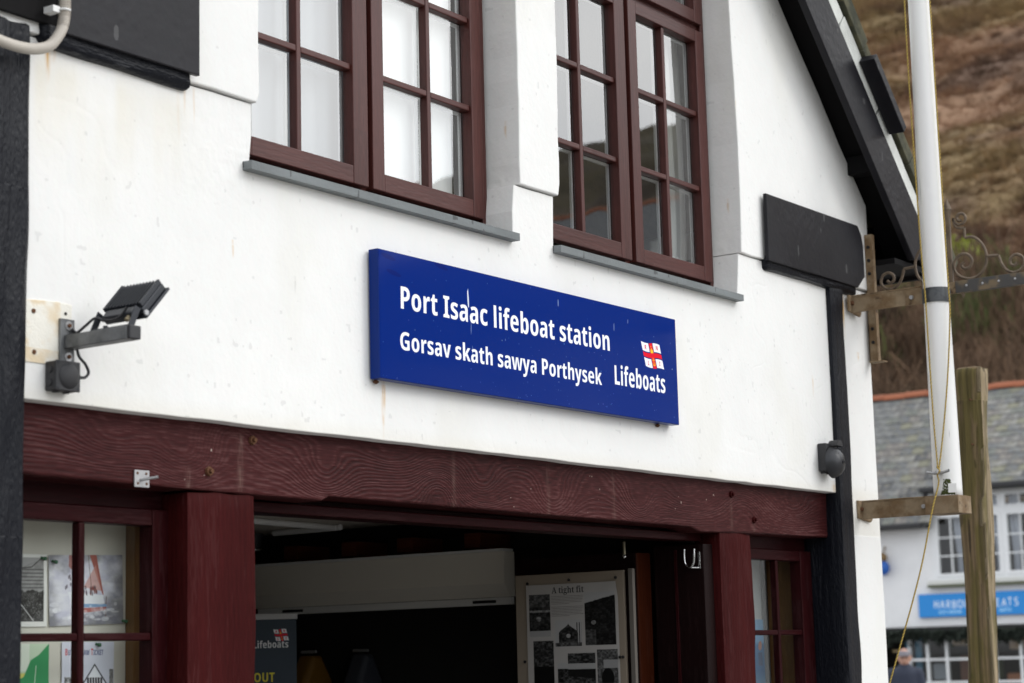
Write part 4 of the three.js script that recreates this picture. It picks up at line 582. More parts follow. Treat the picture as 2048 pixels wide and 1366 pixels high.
{
  const t1 = print('old_photo', 'black and white photograph of a house and crowd in the left shop window', 'photograph', -2.405, 1.762, -2.148, 1.98, -0.322, 0.01, canvas(300, 256, (c, w, h) => {
    c.fillStyle = '#e4e4e0'; c.fillRect(0, 0, w, h);
    grey(c, 0, 12, w - 14, h - 30, 4, (u, v, n, s) => { let g = 0.72 + 0.1 * n; if (v < 0.2 - 0.14 * smooth(0.5, 0.9, u)) g = 0.80; if (u > 0.45 && v > 0.14 && v < 0.52 && Math.sin(v * 110) > 0.45) g -= 0.28; if (u > 0.58 && u < 0.63 && v > 0.26 && v < 0.34) g = 0.2; if (v > 0.52 + 0.03 * n) g = 0.2 + 0.22 * n + (s > 0.45 ? 0.4 : 0); if (u < 0.5 && v > 0.3 && u > 0.38 - v * 0.1 && v < 0.75) g = 0.3 + 0.2 * n; return g; });
    c.strokeStyle = '#222'; c.lineWidth = 3; c.beginPath(); c.moveTo(150, 52); c.lineTo(230, 46); c.lineTo(270, 18); c.lineTo(286, 14); c.stroke(); c.strokeStyle = '#ddd'; c.beginPath(); c.moveTo(180, 175); c.lineTo(240, 236); c.stroke();
  }));
  pins(t1, [[0.105, 0.208]]);
  const t2 = print('boat_painting', 'watercolour print of a lifeboat with red sails in white surf, in the left shop window', 'picture', -2.137, 1.768, -1.832, 1.984, -0.322, 0.028, canvas(610, 430, (c, w, h) => {
    const id = c.createImageData(w, h); for (let j = 0; j < h; j++) for (let i = 0; i < w; i++) { const u = i / w, v = j / h, n = fbm(u * 5, v * 5 + 2, 5), d = Math.hypot(u - 0.42, v - 0.45); let g = clamp(0.90 - 0.36 * smooth(0.25, 0.8, d + 0.35 * n)); const o = (j * w + i) * 4, b = fbm(u * 9 + 9, v * 12, 3) * 0.07; id.data[o] = 255 * (g * 0.95 + b); id.data[o + 1] = 255 * (g * 0.95 + b); id.data[o + 2] = 255 * (g * 1.0 + b * 0.6); id.data[o + 3] = 255; } c.putImageData(id, 0, 0);
    const P = (col, pts) => { c.fillStyle = col; c.beginPath(); pts.forEach(([x, y]) => c.lineTo(x * w, y * h)); c.fill(); };
    P('rgba(160,96,86,0.8)', [[0.27, 0], [0.35, 0], [0.31, 0.22], [0.26, 0.16]]); P('rgba(165,84,70,0.9)', [[0.55, 0], [0.64, 0], [0.73, 0.58], [0.71, 0.56]]); P('rgba(205,150,140,0.7)', [[0.63, 0.14], [0.70, 0.52], [0.46, 0.46]]);
    c.strokeStyle = '#5a3d36'; c.lineWidth = 4; c.beginPath(); c.moveTo(0.53 * w, 0); c.lineTo(0.57 * w, 0.55 * h); c.stroke(); c.lineWidth = 5; c.beginPath(); c.moveTo(0.765 * w, 0.6 * h); c.lineTo(0.755 * w, 0.9 * h); c.stroke();
    P('rgba(235,238,242,0.95)', [[0.24, 0.52], [0.72, 0.58], [0.74, 0.70], [0.3, 0.72]]); P('rgba(120,160,200,0.9)', [[0.30, 0.69], [0.77, 0.71], [0.77, 0.745], [0.32, 0.75]]); P('rgba(175,85,75,0.8)', [[0.34, 0.76], [0.77, 0.75], [0.74, 0.80], [0.40, 0.83]]);
    const r = mulberry(9); for (let k = 0; k < 26; k++) { const a = r() < 0.35; c.fillStyle = r() < 0.5 ? 'rgba(120,58,52,0.8)' : 'rgba(80,70,80,0.7)'; c.beginPath(); c.ellipse((a ? 0.2 + r() * 0.12 : 0.45 + r() * 0.19) * w, (a ? 0.3 + r() * 0.2 : 0.46 + r() * 0.1) * h, 6, 13, 0, 0, 7); c.fill(); }
    for (let k = 0; k < 40; k++) { c.fillStyle = `rgba(245,246,250,${0.2 + r() * 0.3})`; c.beginPath(); c.ellipse(r() * 0.9 * w, (0.7 + r() * 0.25) * h, 30 * r() + 8, 12 * r() + 4, 0, 0, 7); c.fill(); }
  }));
  pins(t2, [[-0.14, 0.198], [0.147, 0.010]]);
  const t3 = print('green_leaflet', 'green and yellow leaflet with a small house drawing, low in the left shop window', 'leaflet', -2.41, 1.44, -2.138, 1.712, -0.322, 0.0, canvas(330, 330, (c, w, h) => {
    c.fillStyle = '#c3d8bd'; c.fillRect(0, 0, w, h); c.fillStyle = '#d9d36f'; c.fillRect(0, 0.32 * h, 0.8 * w, 0.7 * h); c.fillStyle = '#dfe8d9'; c.fillRect(0, 0, 0.72 * w, 0.3 * h); c.fillStyle = '#2f9158'; c.beginPath(); [[1, 0], [0.86, 0.12], [0.74, 0.18], [0.64, 0.36], [0.5, 0.42], [0.72, 0.5], [1, 0.52]].forEach(([x, y]) => c.lineTo(x * w, y * h)); c.fill(); c.fillStyle = '#5fae62'; c.fillRect(0.45 * w, 0.46 * h, 0.55 * w, 0.14 * h); c.fillStyle = '#3f9c60'; c.fillRect(0.5 * w, 0.6 * h, 0.5 * w, 0.4 * h);
    c.strokeStyle = '#5a7a60'; c.lineWidth = 3; c.strokeRect(0.33 * w, 0.26 * h, 0.2 * w, 0.16 * h); c.beginPath(); c.moveTo(0.3 * w, 0.27 * h); c.lineTo(0.43 * w, 0.12 * h); c.lineTo(0.56 * w, 0.27 * h); c.stroke(); c.fillStyle = '#a3612e'; c.fillRect(0.43 * w, 0.34 * h, 0.08 * w, 0.09 * h); c.strokeStyle = '#e6eedd'; c.beginPath(); c.moveTo(0.82 * w, 0.24 * h); c.lineTo(0.78 * w, 0.6 * h); c.stroke();
  }));
  const t4 = print('draw_poster', 'white poster reading BUY A DRAW TICKET with a boathouse drawing, in the left shop window', 'poster', -2.087, 1.418, -1.873, 1.716, -0.322, -0.004, canvas(430, 600, (c, w, h) => {
    c.fillStyle = '#d8dbe8'; c.fillRect(0, 0, w, h); c.textBaseline = 'alphabetic'; c.textAlign = 'left';
    const words = [['B', 'uy'], [' A', ''], [' D', 'raw'], [' T', 'icket']]; let x = 24; for (const [a, b] of words) { c.font = 'bold 56px sans-serif'; c.save(); c.scale(0.66, 1); c.fillStyle = '#c23340'; c.fillText(a, x / 0.66, 82); x += c.measureText(a).width * 0.66; c.font = 'bold 46px sans-serif'; c.fillStyle = '#27356e'; c.fillText(b.toUpperCase(), x / 0.66, 82); x += c.measureText(b.toUpperCase()).width * 0.66 + 1; c.restore(); }
    c.fillStyle = '#eef0f6'; c.beginPath(); [[270, 150], [165, 300], [165, 420], [380, 420], [380, 300]].forEach((p) => c.lineTo(...p)); c.fill(); c.strokeStyle = '#2a2a30'; c.lineWidth = 9; c.beginPath(); [[140, 300], [270, 140], [402, 300]].forEach((p) => c.lineTo(...p)); c.stroke(); c.fillStyle = '#26262c'; for (let k = 0; k < 6; k++) c.fillRect(207 + k * 22, 220, 16, 66); c.fillRect(170, 285, 30, 16); c.fillRect(340, 285, 30, 16); c.fillRect(235, 318, 80, 12); c.fillRect(178, 356, 196, 130); c.fillStyle = '#b98b35'; c.fillRect(185, 366, 60, 18); c.fillRect(310, 366, 60, 18); c.fillStyle = '#7d3030'; c.fillRect(245, 410, 70, 70);
    grey(c, 392, 170, 34, 180, 3, (u, v, n) => 0.62 + 0.25 * n); grey(c, 20, 215, 90, 130, 8, (u, v, n) => 0.6 + 0.7 * n); c.fillStyle = '#3a3a44'; c.fillRect(30, 300, 84, 14); c.fillRect(36, 300, 14, 70); c.fillRect(76, 300, 14, 70);
  }));
  pins(t4, [[0.03, 0.292]]);
  print('sea_print', 'blue sea picture sheet half hidden behind the right timber post, in the right shop window', 'poster', 2.30, 1.44, 2.575, 1.797, -0.403, 0.0, canvas(256, 330, (c, w, h) => { const g = c.createLinearGradient(0, 0, 0, h); g.addColorStop(0, '#8dbbe0'); g.addColorStop(0.3, '#7fb2dc'); g.addColorStop(0.36, '#3f80b4'); g.addColorStop(0.7, '#2f6a9e'); g.addColorStop(1, '#8aa7bd'); c.fillStyle = g; c.fillRect(0, 0, w, h); c.fillStyle = '#c98f7c'; c.beginPath(); c.ellipse(0.78 * w, 0.36 * h, 16, 22, 0.4, 0, 7); c.fill(); c.fillStyle = '#3d5f86'; c.fillRect(0.7 * w, 0.45 * h, 40, 60); }));
  print('notice_sheet', 'pale notice with a dark box of lettering in the right shop window', 'notice', 2.590, 1.39, 2.76, 1.735, -0.384, 0.0, canvas(200, 400, (c, w, h) => { c.fillStyle = '#c9dbe8'; c.fillRect(0, 0, w, h); c.fillStyle = '#d85a3a'; c.fillRect(16, 16, 46, 14); c.fillStyle = '#3b4148'; c.fillRect(18, 40, 90, 74); c.fillStyle = '#cfd6dc'; for (let k = 0; k < 2; k++) for (let i = 0; i < 4; i++) c.fillRect(26 + i * 19, 50 + k * 34, 13, 22); c.strokeStyle = '#3d4852'; c.lineWidth = 5; for (let k = 0; k < 7; k++) { c.beginPath(); c.moveTo(90 - k * 8, 190 + k * 22); c.lineTo(104 - k * 4, 210 + k * 22); c.lineTo(70 - k * 5, 226 + k * 20); c.stroke(); } }));
}
{ // photograph board on the open door leaf
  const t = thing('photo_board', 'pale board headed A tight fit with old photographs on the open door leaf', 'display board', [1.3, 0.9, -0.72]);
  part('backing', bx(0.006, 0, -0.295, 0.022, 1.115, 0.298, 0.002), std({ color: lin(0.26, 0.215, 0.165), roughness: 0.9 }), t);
  const tex = canvas(760, 1360, (c, w, h) => {
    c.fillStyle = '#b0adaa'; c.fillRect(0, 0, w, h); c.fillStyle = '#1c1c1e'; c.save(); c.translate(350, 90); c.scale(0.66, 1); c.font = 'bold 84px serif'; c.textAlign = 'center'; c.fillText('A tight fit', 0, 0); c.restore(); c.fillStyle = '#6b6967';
    for (let k = 0; k < 14; k++) if (k !== 6) c.fillRect(210, 120 + k * 15, k === 5 || k === 13 ? 150 : 268 - (k * 37 % 17), 4);
    grey(c, 22, 96, 178, 420, 3, (u, v, n, s) => v > 0.86 ? 0.8 : 0.18 + 0.3 * n + (v < 0.3 ? 0.18 : 0) + (Math.abs(v - 0.4) < 0.025 ? 0.5 : 0) + (Math.hypot(u - 0.45, (v - 0.58) * 2) < 0.12 ? 0.4 : 0));
    grey(c, 236, 360, 220, 260, 13, (u, v, n) => { const b = Math.abs(u - 0.5) < 0.36 * smooth(0.12, 0.5, v) ? 1 : 0; let g = 0.86; if (b) g = 0.22 + 0.3 * n; if (Math.hypot(u - 0.5, v - 0.6) < 0.08) g = 0.8; if (v > 0.86) g = 0.4 + 0.3 * n; if (u > 0.78 && Math.sin(u * 70) > 0.3 && v > 0.1) g = 0.3; return g; });
    grey(c, 486, 96, 250, 520, 23, (u, v, n) => v < 0.20 - 0.14 * u + 0.02 * n ? 0.85 : 0.12 + 0.20 * n + (u < 0.35 && v > 0.7 ? 0.2 : 0) + (Math.hypot(u - 0.28, (v - 0.57) * 2) < 0.08 ? 0.5 : 0));
    grey(c, 50, 560, 170, 460, 33, (u, v, n) => v > 0.55 ? 0.04 : 0.25 + 0.35 * n); grey(c, 250, 780, 110, 200, 53, (u, v, n) => v < 0.3 ? 0.85 : 0.2 + 0.4 * n);
    grey(c, 336, 690, 226, 300, 43, (u, v, n) => { let g = 0.25 + 0.4 * n; if (v > 0.33 && v < 0.52) g = 0.82; if (v > 0.52 && v < 0.74 + 0.1 * u) g = 0.1; return g; }); grey(c, 576, 660, 168, 330, 63, (u, v, n) => { let g = 0.4 + 0.3 * n; if (u > 0.3 && v > 0.3 && v < 0.55) g = 0.75; if (Math.hypot(u - 0.5, v - 0.85) < 0.3) g = 0.05; return g; });
  });
  const g = new THREE.PlaneGeometry(0.500, 0.62, 16, 24), p = g.attributes.position; for (let i = 0; i < p.count; i++) { const x = p.getX(i) / 0.25, y = p.getY(i) / 0.31; p.setZ(i, 0.002 + 0.016 * smooth(0.55, 1, x) * smooth(0.75, 1, y)); } g.computeVertexNormals(); g.rotateY(-Math.PI / 2);
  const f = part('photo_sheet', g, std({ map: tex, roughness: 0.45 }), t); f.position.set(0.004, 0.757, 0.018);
  for (const [y, z] of [[1.075, -0.22], [1.083, 0.01], [1.083, 0.262], [0.72, -0.245], [0.73, 0.272], [0.73, 0.288]]) part('map_pin', new THREE.SphereGeometry(0.007, 10, 8).translate(-0.004, y, z), M.dark, t);
}
{ // shutter housing deep in the room, pull-up banner and hanging oilskins
  const t = thing('screen_housing', 'long white boxed roller housing high on the inner wall of the boathouse', 'roller housing', [1.6, 1.91, -2.15]);
  const g = new THREE.ExtrudeGeometry(shapeOf([[0, 0.24], [0, 0.09], [0.05, 0.03], [0.085, 0.03], [0.085, 0.24]]), { depth: 1.93, bevelEnabled: true, bevelSize: 0.004, bevelThickness: 0.004, bevelSegments: 2 }); g.translate(0, 0, -1.07); part('housing', boxuv(g), std({ color: lin(0.80, 0.76, 0.68), roughness: 0.7 }), t);
  part('bottom_rail', bx(0.056, -0.012, -0.8, 0.084, 0.024, 0.86), M.white, t); part('top_trim', bx(-0.006, 0.245, -1.07, 0.085, 0.258, 0.86), M.white, t);
  for (const z of [-0.55, 0.7]) part('slot', bx(0.052, -0.002, z - 0.07, 0.059, 0.012, z + 0.07, 0), M.dark, t);
  const b = thing('pull_up_banner', 'dark blue pull-up banner with flag emblem and yellow lettering inside the doorway', 'banner', [0.826, 0, -2.51]); b.rotation.y = -0.82;
  const tx = canvas(512, 1100, (c, w, h) => { const gr = c.createLinearGradient(0, 0, 0, h); gr.addColorStop(0, '#34414d'); gr.addColorStop(1, '#101b30'); c.fillStyle = gr; c.fillRect(0, 0, w, h); flag(c, 444, 27, 38, 34); fitText(c, 'Lifeboats', 384, 82, 105, 20, '#e7e8ea'); fitText(c, 'OUT', 386, 180, 62, 27, '#e2d23a'); });
  const f = new THREE.PlaneGeometry(0.85, 1.83); const bm = part('banner_sheet', f, std({ map: tx, roughness: 0.6, side: THREE.DoubleSide }), b); bm.position.set(0, 0.94, 0.01); part('top_rail', bx(-0.43, 1.855, -0.012, 0.43, 1.885, 0.018), M.zinc, b); part('base', bx(-0.44, 0.01, -0.1, 0.44, 0.06, 0.1), M.zinc, b); part('pole', cyl(0.01, 0.01, [0, 0.06, -0.02], [0, 1.855, -0.02], 8), M.zinc, b);
  const coat = (x, z, col, label, w) => { const t2 = thing('oilskin_coat', label, 'coat', [x, 0.75, z]); const pts = [[-0.20, 0], [-0.19, 0.5], [-0.17, 0.78], [-0.05, 0.93], [0.05, 0.93], [0.17, 0.80], [0.19, 0.4], [0.21, 0.02]].map(([a, y]) => [a * w, y]); const g2 = slab(pts, [], -0.06, 0.06, 0.03, 4); part('coat_body', boxuv(g2), std({ color: col, roughness: 0.6 }), t2); part('sleeve', cyl(0.035, 0.06, [0.2 * w, 0.15, 0.03], [0.15 * w, 0.75, 0.03], 10), std({ color: col, roughness: 0.6 }), t2); part('sleeve', cyl(0.035, 0.06, [-0.2 * w, 0.15, 0.03], [-0.15 * w, 0.75, 0.03], 10), std({ color: col, roughness: 0.6 }), t2); part('peg', cyl(0.008, 0.008, [0, 0.95, -0.06], [0, 0.95, 0.04], 8), M.zinc, t2); };
  coat(1.70, -2.62, lin(0.16, 0.075, 0.004), 'yellow oilskin coat hanging inside beside the banner', 0.7); coat(1.80, -2.35, lin(0.035, 0.04, 0.055), 'dark grey oilskin coat hanging right of the yellow one inside', 0.6);
}
// behind the upper windows
solo('roller_blind', bx(-0.775, 3.36, -0.215, -0.190, 5.12, -0.212, 0), M.blind, 'white roller blind behind the right sash of the left upper window', 'blind');
solo('net_curtain', (() => { const g = new THREE.PlaneGeometry(0.66, 1.78, 60, 6), p = g.attributes.position; for (let i = 0; i < p.count; i++) p.setZ(i, 0.006 * Math.sin(p.getX(i) * 60)); g.translate(-1.14, 4.22, -0.235); g.computeVertexNormals(); return g; })(), std({ color: lin(0.30, 0.32, 0.35), roughness: 0.95, side: THREE.DoubleSide }), 'bluish grey curtain behind the left sash of the left upper window', 'curtain');
{
  const cm = std({ color: lin(0.62, 0.62, 0.60), roughness: 0.95, side: THREE.DoubleSide });
  const curtain = (x0, x1, y0, label) => { const n = 40, g = new THREE.PlaneGeometry(x1 - x0, 5.1 - y0, n, 10), p = g.attributes.position; for (let i = 0; i < p.count; i++) p.setZ(i, 0.022 * Math.sin((p.getX(i) - x0) * 70 + 1.5 * n2(p.getY(i) * 2, 3))); g.translate((x0 + x1) / 2, (y0 + 5.1) / 2, -0.27); g.computeVertexNormals(); solo('curtain', g, cm, label, 'curtain'); };
  curtain(1.50, 1.69, 3.32, 'pale curtain at the right edge of the right upper window');
  const t = thing('white_vase', 'rounded white vase on the sill inside the right upper window', 'vase', [1.60, 3.30, -0.34]); part('vase', new THREE.LatheGeometry([[0.001, 0], [0.09, 0], [0.115, 0.04], [0.118, 0.09], [0.10, 0.15], [0.06, 0.20], [0.045, 0.22], [0.05, 0.245], [0.045, 0.245], [0.04, 0.22], [0.001, 0.21]].map((p) => new THREE.Vector2(...p)), 36), std({ color: lin(0.75, 0.75, 0.72), roughness: 0.35 }), t);
  part('sill_shelf', bx(-1.5, 3.27, -0.5, 1.75, 3.298, -0.20), M.white, st);
}

/* ------------------------------------------------------------------ the shop house across the harbour street */
{
  const X = 27.84, hs = thing('shop_house', 'white painted shop house with grey slate roof, orange ridge tiles and white casement windows', 'house', [X, 0, -10]);
  const P = (n, g, m, par = hs) => { g.translate(-X, 0, 10); return part(n, g, m, par); }, r = mulberry(44);
  const brick = std({ map: ctex(512, 512, (u, v) => { const k = 0.80 + 0.04 * per(u, v, 5, 4, 6); const row = Math.abs(((v * 16) % 1) - 0.5) > 0.44 ? 0.93 : 1; return [k * row * 0.99, k * row * 0.99, k * row]; }, 0.9, 0.9), bumpMap: gtex(512, 512, (u, v) => (Math.abs(((v * 16) % 1) - 0.5) > 0.42 || Math.abs((((u * 6) + (Math.floor(v * 16) % 2) * 0.5) % 1) - 0.5) > 0.46 ? 0.2 : 0.7) + 0.2 * per(u, v, 30, 2), 0.9, 0.9), bumpScale: 0.008, roughness: 0.85 });
  const box = (x0, y0, z0, x1, y1, z1, b = 0.004) => bx(x0, y0, z0, x1, y1, z1, b);
  // front wall round the openings: left part, strip over the shop, strip between, right part
  P('front_wall', slab([[-15, 0], [-15, 3.95], [-10.47, 3.95], [-10.47, 2.86], [-8.41, 2.86], [-8.41, 4.5], [-3, 4.5], [-3, 0], [-8.2, 0], [-8.2, 2.06], [-12.2, 2.06], [-12.2, 0]].map(([z, y]) => [-z, y]), [], 0, 0.25, 0).rotateY(Math.PI / 2).translate(X, 0, 0), brick);
  hs.children[0].geometry = boxuv(hs.children[0].geometry);
  P('rear_wall', box(X + 5, 0, -15, X + 5.2, 4.2, -3), brick); P('end_wall', box(X + 0.25, 0, -15, X + 5, 3.9, -14.8), brick); P('end_wall', box(X + 0.25, 0, -3.2, X + 5, 4.3, -3), brick);
  P('upper_floor', box(X + 0.25, 2.3, -14.8, X + 5, 2.42, -3.2), M.roomDark); P('shop_back', box(X + 1.6, 0, -14.8, X + 1.7, 2.3, -3.2), M.roomDark); P('room_back', box(X + 1.3, 2.42, -14.8, X + 1.4, 4.3, -3.2), std({ color: lin(0.10, 0.09, 0.08) }));
  // roof: slates laid in courses, each a piece; the part out of the picture is one mass
  const tones = [[0.20, 0.205, 0.215], [0.16, 0.165, 0.175], [0.24, 0.235, 0.235], [0.22, 0.205, 0.20], [0.19, 0.20, 0.19], [0.27, 0.265, 0.255], [0.23, 0.225, 0.175], [0.13, 0.13, 0.14]].map((c, i) => std({ map: ctex(64, 64, (u, v) => { const k = 0.72 + 0.35 * per(u, v, 4, 4, i * 7 + 2), y = smooth(0.25, 0.6, per(u, v, 6, 3, i * 3 + 70)) * 0.5; return [lerp(c[0] * k, 0.25, y), lerp(c[1] * k, 0.235, y), lerp(c[2] * k * 0.96, 0.16, y)]; }, 3, 3), roughness: 0.85 }));
  const shapes = [0, 1, 2, 3].map((i) => { const g = new THREE.BoxGeometry(0.235, 0.018, 0.30, 3, 1, 1), p = g.attributes.position; for (let k = 0; k < p.count; k++) if (p.getZ(k) > 0) p.setXYZ(k, p.getX(k) + 0.008 * n2(k * 3 + i, 2), p.getY(k), p.getZ(k) + 0.022 * n2(p.getX(k) * 30 + i * 9, i)); g.computeVertexNormals(); return boxuv(g); });
  const ridge = [X + 2.56, 6.60], eaves = [[-14.9, -10.47, [X - 0.30, 3.93]], [-10.47, -3.1, [X - 0.26, 4.52]]], rest = []; let count = 0;
  const roof = P('roof', join(eaves.map(([z0, z1, e]) => { const g = new THREE.BufferGeometry(), t = 0.1, q = [[e[0], e[1] - t, z0], [ridge[0], ridge[1] - t, z0], [ridge[0], ridge[1] - t, z1], [e[0], e[1] - t, z1], [e[0], e[1] - 0.02, z0], [ridge[0], ridge[1] - 0.02, z0], [ridge[0], ridge[1] - 0.02, z1], [e[0], e[1] - 0.02, z1]]; const f = [[0, 1, 2, 3], [4, 7, 6, 5], [0, 4, 5, 1], [3, 2, 6, 7], [0, 3, 7, 4]]; const v = []; f.forEach((a) => [a[0], a[1], a[2], a[0], a[2], a[3]].forEach((k) => v.push(...q[k]))); g.setAttribute('position', new THREE.Float32BufferAttribute(v, 3)); g.computeVertexNormals(); return boxuv(g); }).concat([boxuv(bx(ridge[0] + 0.05, 6.4, -14.9, X + 5.3, 6.5, -3.1, 0).applyMatrix4(new THREE.Matrix4().makeTranslation(-ridge[0], -6.5, 0)).applyMatrix4(new THREE.Matrix4().makeRotationZ(-0.72)).applyMatrix4(new THREE.Matrix4().makeTranslation(ridge[0], 6.55, 0)))])), tones[1]);
  const ca = (x, y) => Math.atan2(y, x);
  eaves.forEach(([z0, z1, e], si) => {
    const dx = ridge[0] - e[0], dy = ridge[1] - e[1], L = Math.hypot(dx, dy), n = Math.round(L / 0.205), a = ca(dx, dy);
    for (let k = 0; k < n; k++) for (let z = z0 + (k % 2) * 0.12; z < z1 - 0.06; z += 0.24) {
      const q = (k + 0.42) / n, w = 0.85 + 0.3 * r(), seen = z > -12.15 && z < -8.35, m = new THREE.Matrix4().makeTranslation(lerp(e[0], ridge[0], q) - X, lerp(e[1], ridge[1], q) + 0.022 + 0.008 * r(), z + 0.12 + 10)
        .multiply(new THREE.Matrix4().makeRotationZ(a - 0.045)).multiply(new THREE.Matrix4().makeRotationY(-Math.PI / 2 + (r() - 0.5) * 0.05)).multiply(new THREE.Matrix4().makeScale(w < 1 ? 1.0 : 1.02, 1, 1));
      if (seen && count < 298) { const o = part('slate', shapes[Math.floor(r() * 4)], tones[Math.floor(r() * (q < 0.2 && r() < 0.5 ? 7 : 7.4))], roof); o.applyMatrix4(m); count++; }
      else { const g = shapes[Math.floor(r() * 4)].clone().applyMatrix4(m); rest.push(g); }
    }
  });
  { const o = part('slates_beyond', join(rest), tones[0], roof); o.userData.kind = 'stuff'; }
  const terr = [[0.27, 0.090, 0.045], [0.22, 0.10, 0.07], [0.31, 0.105, 0.052]].map((c) => std({ color: lin(...c), roughness: 0.9 }));
  for (let k = 0; k < 26; k++) { const z = -14.9 + k * 0.455; P('ridge_tile', (() => { const g = new THREE.CylinderGeometry(0.12, 0.12, 0.45, 12, 1, false, 0, Math.PI); g.rotateZ(Math.PI / 2); g.rotateY(Math.PI / 2); g.rotateZ(0); const b = new THREE.Box3().setFromBufferAttribute(g.attributes.position); if (b.min.y < -0.05) g.rotateZ(Math.PI); g.translate(ridge[0], ridge[1] - 0.02 + 0.012 * (k % 2), z); return boxuv(g); })(), terr[Math.floor(r() * 3)]); }
  const gutM = std({ color: lin(0.014, 0.014, 0.016), roughness: 0.4 });
  P('gutter', box(X - 0.38, 3.83, -15, X - 0.26, 3.93, -10.5, 0.03), gutM); P('fascia_board', box(X - 0.26, 3.83, -15, X + 0.0, 3.90, -10.5), gutM);
  P('gutter', box(X - 0.36, 4.45, -10.53, X - 0.23, 4.56, -3, 0.03), gutM); P('fascia_board', box(X - 0.23, 4.45, -10.47, X, 4.51, -3), gutM); P('downpipe', cyl(0.04, 0.04, [X - 0.30, 4.47, -10.43], [X - 0.12, 4.1, -10.46], 12), gutM);
  // the white three-light window upstairs
  const wM = std({ color: lin(0.76, 0.77, 0.78), roughness: 0.35 }), win = new THREE.Group(); win.name = 'window'; hs.add(win); const W = (n, g, m) => P(n, g, m, win);
  const lights = [[-10.43, -9.77], [-9.77, -9.11], [-9.11, -8.45]];
  W('frame', box(X - 0.02, 2.88, -10.47, X + 0.08, 4.44, -10.405), wM); W('frame', box(X - 0.02, 2.88, -8.475, X + 0.08, 4.44, -8.41), wM); W('frame', box(X - 0.019, 2.88, -10.405, X + 0.08, 2.93, -8.475), wM); W('frame', box(X - 0.019, 4.39, -10.405, X + 0.08, 4.44, -8.475), wM); W('frame', box(X - 0.019, 4.06, -10.405, X + 0.08, 4.125, -8.475), wM);
  for (const z of [-9.77, -9.11]) W('frame', box(X - 0.018, 2.93, z - 0.03, X + 0.08, 4.39, z + 0.03), wM);
  for (const [a0, b0] of lights) { const a = a0 + 0.03, b = b0 - 0.03, m = (a + b) / 2; for (const [y0, y1, hb] of [[2.935, 4.055, [3.309, 3.640]], [4.13, 4.385, []]]) { const s = y1 > 4.2 ? 0.04 : 0.06; W('sash', join([box(X - 0.035, y0, a, X + 0.03, y1, a + s), box(X - 0.035, y0, b - s, X + 0.03, y1, b), box(X - 0.034, y0, a + s, X + 0.03, y0 + s, b - s), box(X - 0.034, y1 - s, a + s, X + 0.03, y1, b - s)]), wM);
      W('glazing_bar', box(X - 0.025, y0 + s, m - 0.012, X + 0.02, y1 - s, m + 0.012), wM); for (const y of hb) for (const [p, q] of [[a + s, m - 0.012], [m + 0.012, b - s]]) W('glazing_bar', box(X - 0.024, y - 0.012, p, X + 0.02, y + 0.012, q), wM);
      const ys = [y0 + s, ...hb, y1 - s]; for (const [p, q] of [[a + s, m - 0.012], [m + 0.012, b - s]]) for (let k = 0; k + 1 < ys.length; k++) { const g = new THREE.PlaneGeometry(q - p, ys[k + 1] - ys[k] - 0.024); g.rotateY(-Math.PI / 2); g.translate(X - 0.004, (ys[k] + ys[k + 1]) / 2, (p + q) / 2); W('pane', g, M.glassPlain); } } }
  P('window_sill', box(X - 0.14, 2.80, -10.55, X + 0.0, 2.875, -8.35), std({ color: lin(0.60, 0.61, 0.58) })); P('window_sill', box(X - 0.13, 2.75, -10.56, X - 0.0, 2.798, -8.34), std({ color: lin(0.09, 0.10, 0.05) }));
  const cur = std({ color: lin(0.5, 0.52, 0.58), side: THREE.DoubleSide, roughness: 0.95 });
  for (const [z0, z1] of [[-10.10, -9.9], [-9.35, -9.16], [-9.04, -8.84]]) { const g = new THREE.PlaneGeometry(z1 - z0, 1.4, 20, 8), p = g.attributes.position; for (let k = 0; k < p.count; k++) { const y = p.getY(k); p.setZ(k, 0.03 * Math.sin(p.getX(k) * 60)); p.setX(k, p.getX(k) * (1 - 0.5 * smooth(0.2, -0.5, y))); } g.rotateY(-Math.PI / 2); g.translate(X + 0.16, 3.65, (z0 + z1) / 2); g.computeVertexNormals(); P('curtain', g, cur); }
  // shop front
  const teal = std({ color: lin(0.014, 0.10, 0.17), roughness: 0.5 }), shop = new THREE.Group(); shop.name = 'shop_window'; hs.add(shop); const S = (n, g, m) => P(n, g, m, shop);
  S('fascia', box(X - 0.06, 1.93, -12.2, X + 0.22, 2.055, -8.2), std({ color: lin(0.02, 0.02, 0.02) }));
  S('stall_riser', box(X - 0.02, 0, -11.02, X + 0.1, 0.75, -8.2), teal); S('frame', box(X - 0.03, 0.75, -8.28, X + 0.1, 1.93, -8.2), wM);
  const mz = [-11.03, -10.68, -10.31, -9.86, -9.40, -8.92, -8.30]; for (const z of mz) S('glazing_bar', box(X - 0.03, 0.75, z - 0.022, X + 0.05, 1.90, z + 0.022), wM);
  for (let k = 0; k < 6; k++) { for (const y of [1.47, 1.06]) S('glazing_bar', box(X - 0.028, y - 0.02, mz[k] + 0.022, X + 0.05, y + 0.02, mz[k + 1] - 0.022), wM); for (const [y0, y1] of [[0.75, 1.04], [1.08, 1.45], [1.49, 1.9]]) { const g = new THREE.PlaneGeometry(mz[k + 1] - mz[k] - 0.044, y1 - y0); g.rotateY(-Math.PI / 2); g.translate(X + 0.01, (y0 + y1) / 2, (mz[k] + mz[k + 1]) / 2); S('pane', g, M.glassPlain); } }
  S('blue_post', box(X + 0.12, 0.75, -10.98, X + 0.2, 1.93, -10.86), teal); S('blue_post', box(X + 0.12, 0.75, -8.86, X + 0.2, 1.93, -8.72), teal);
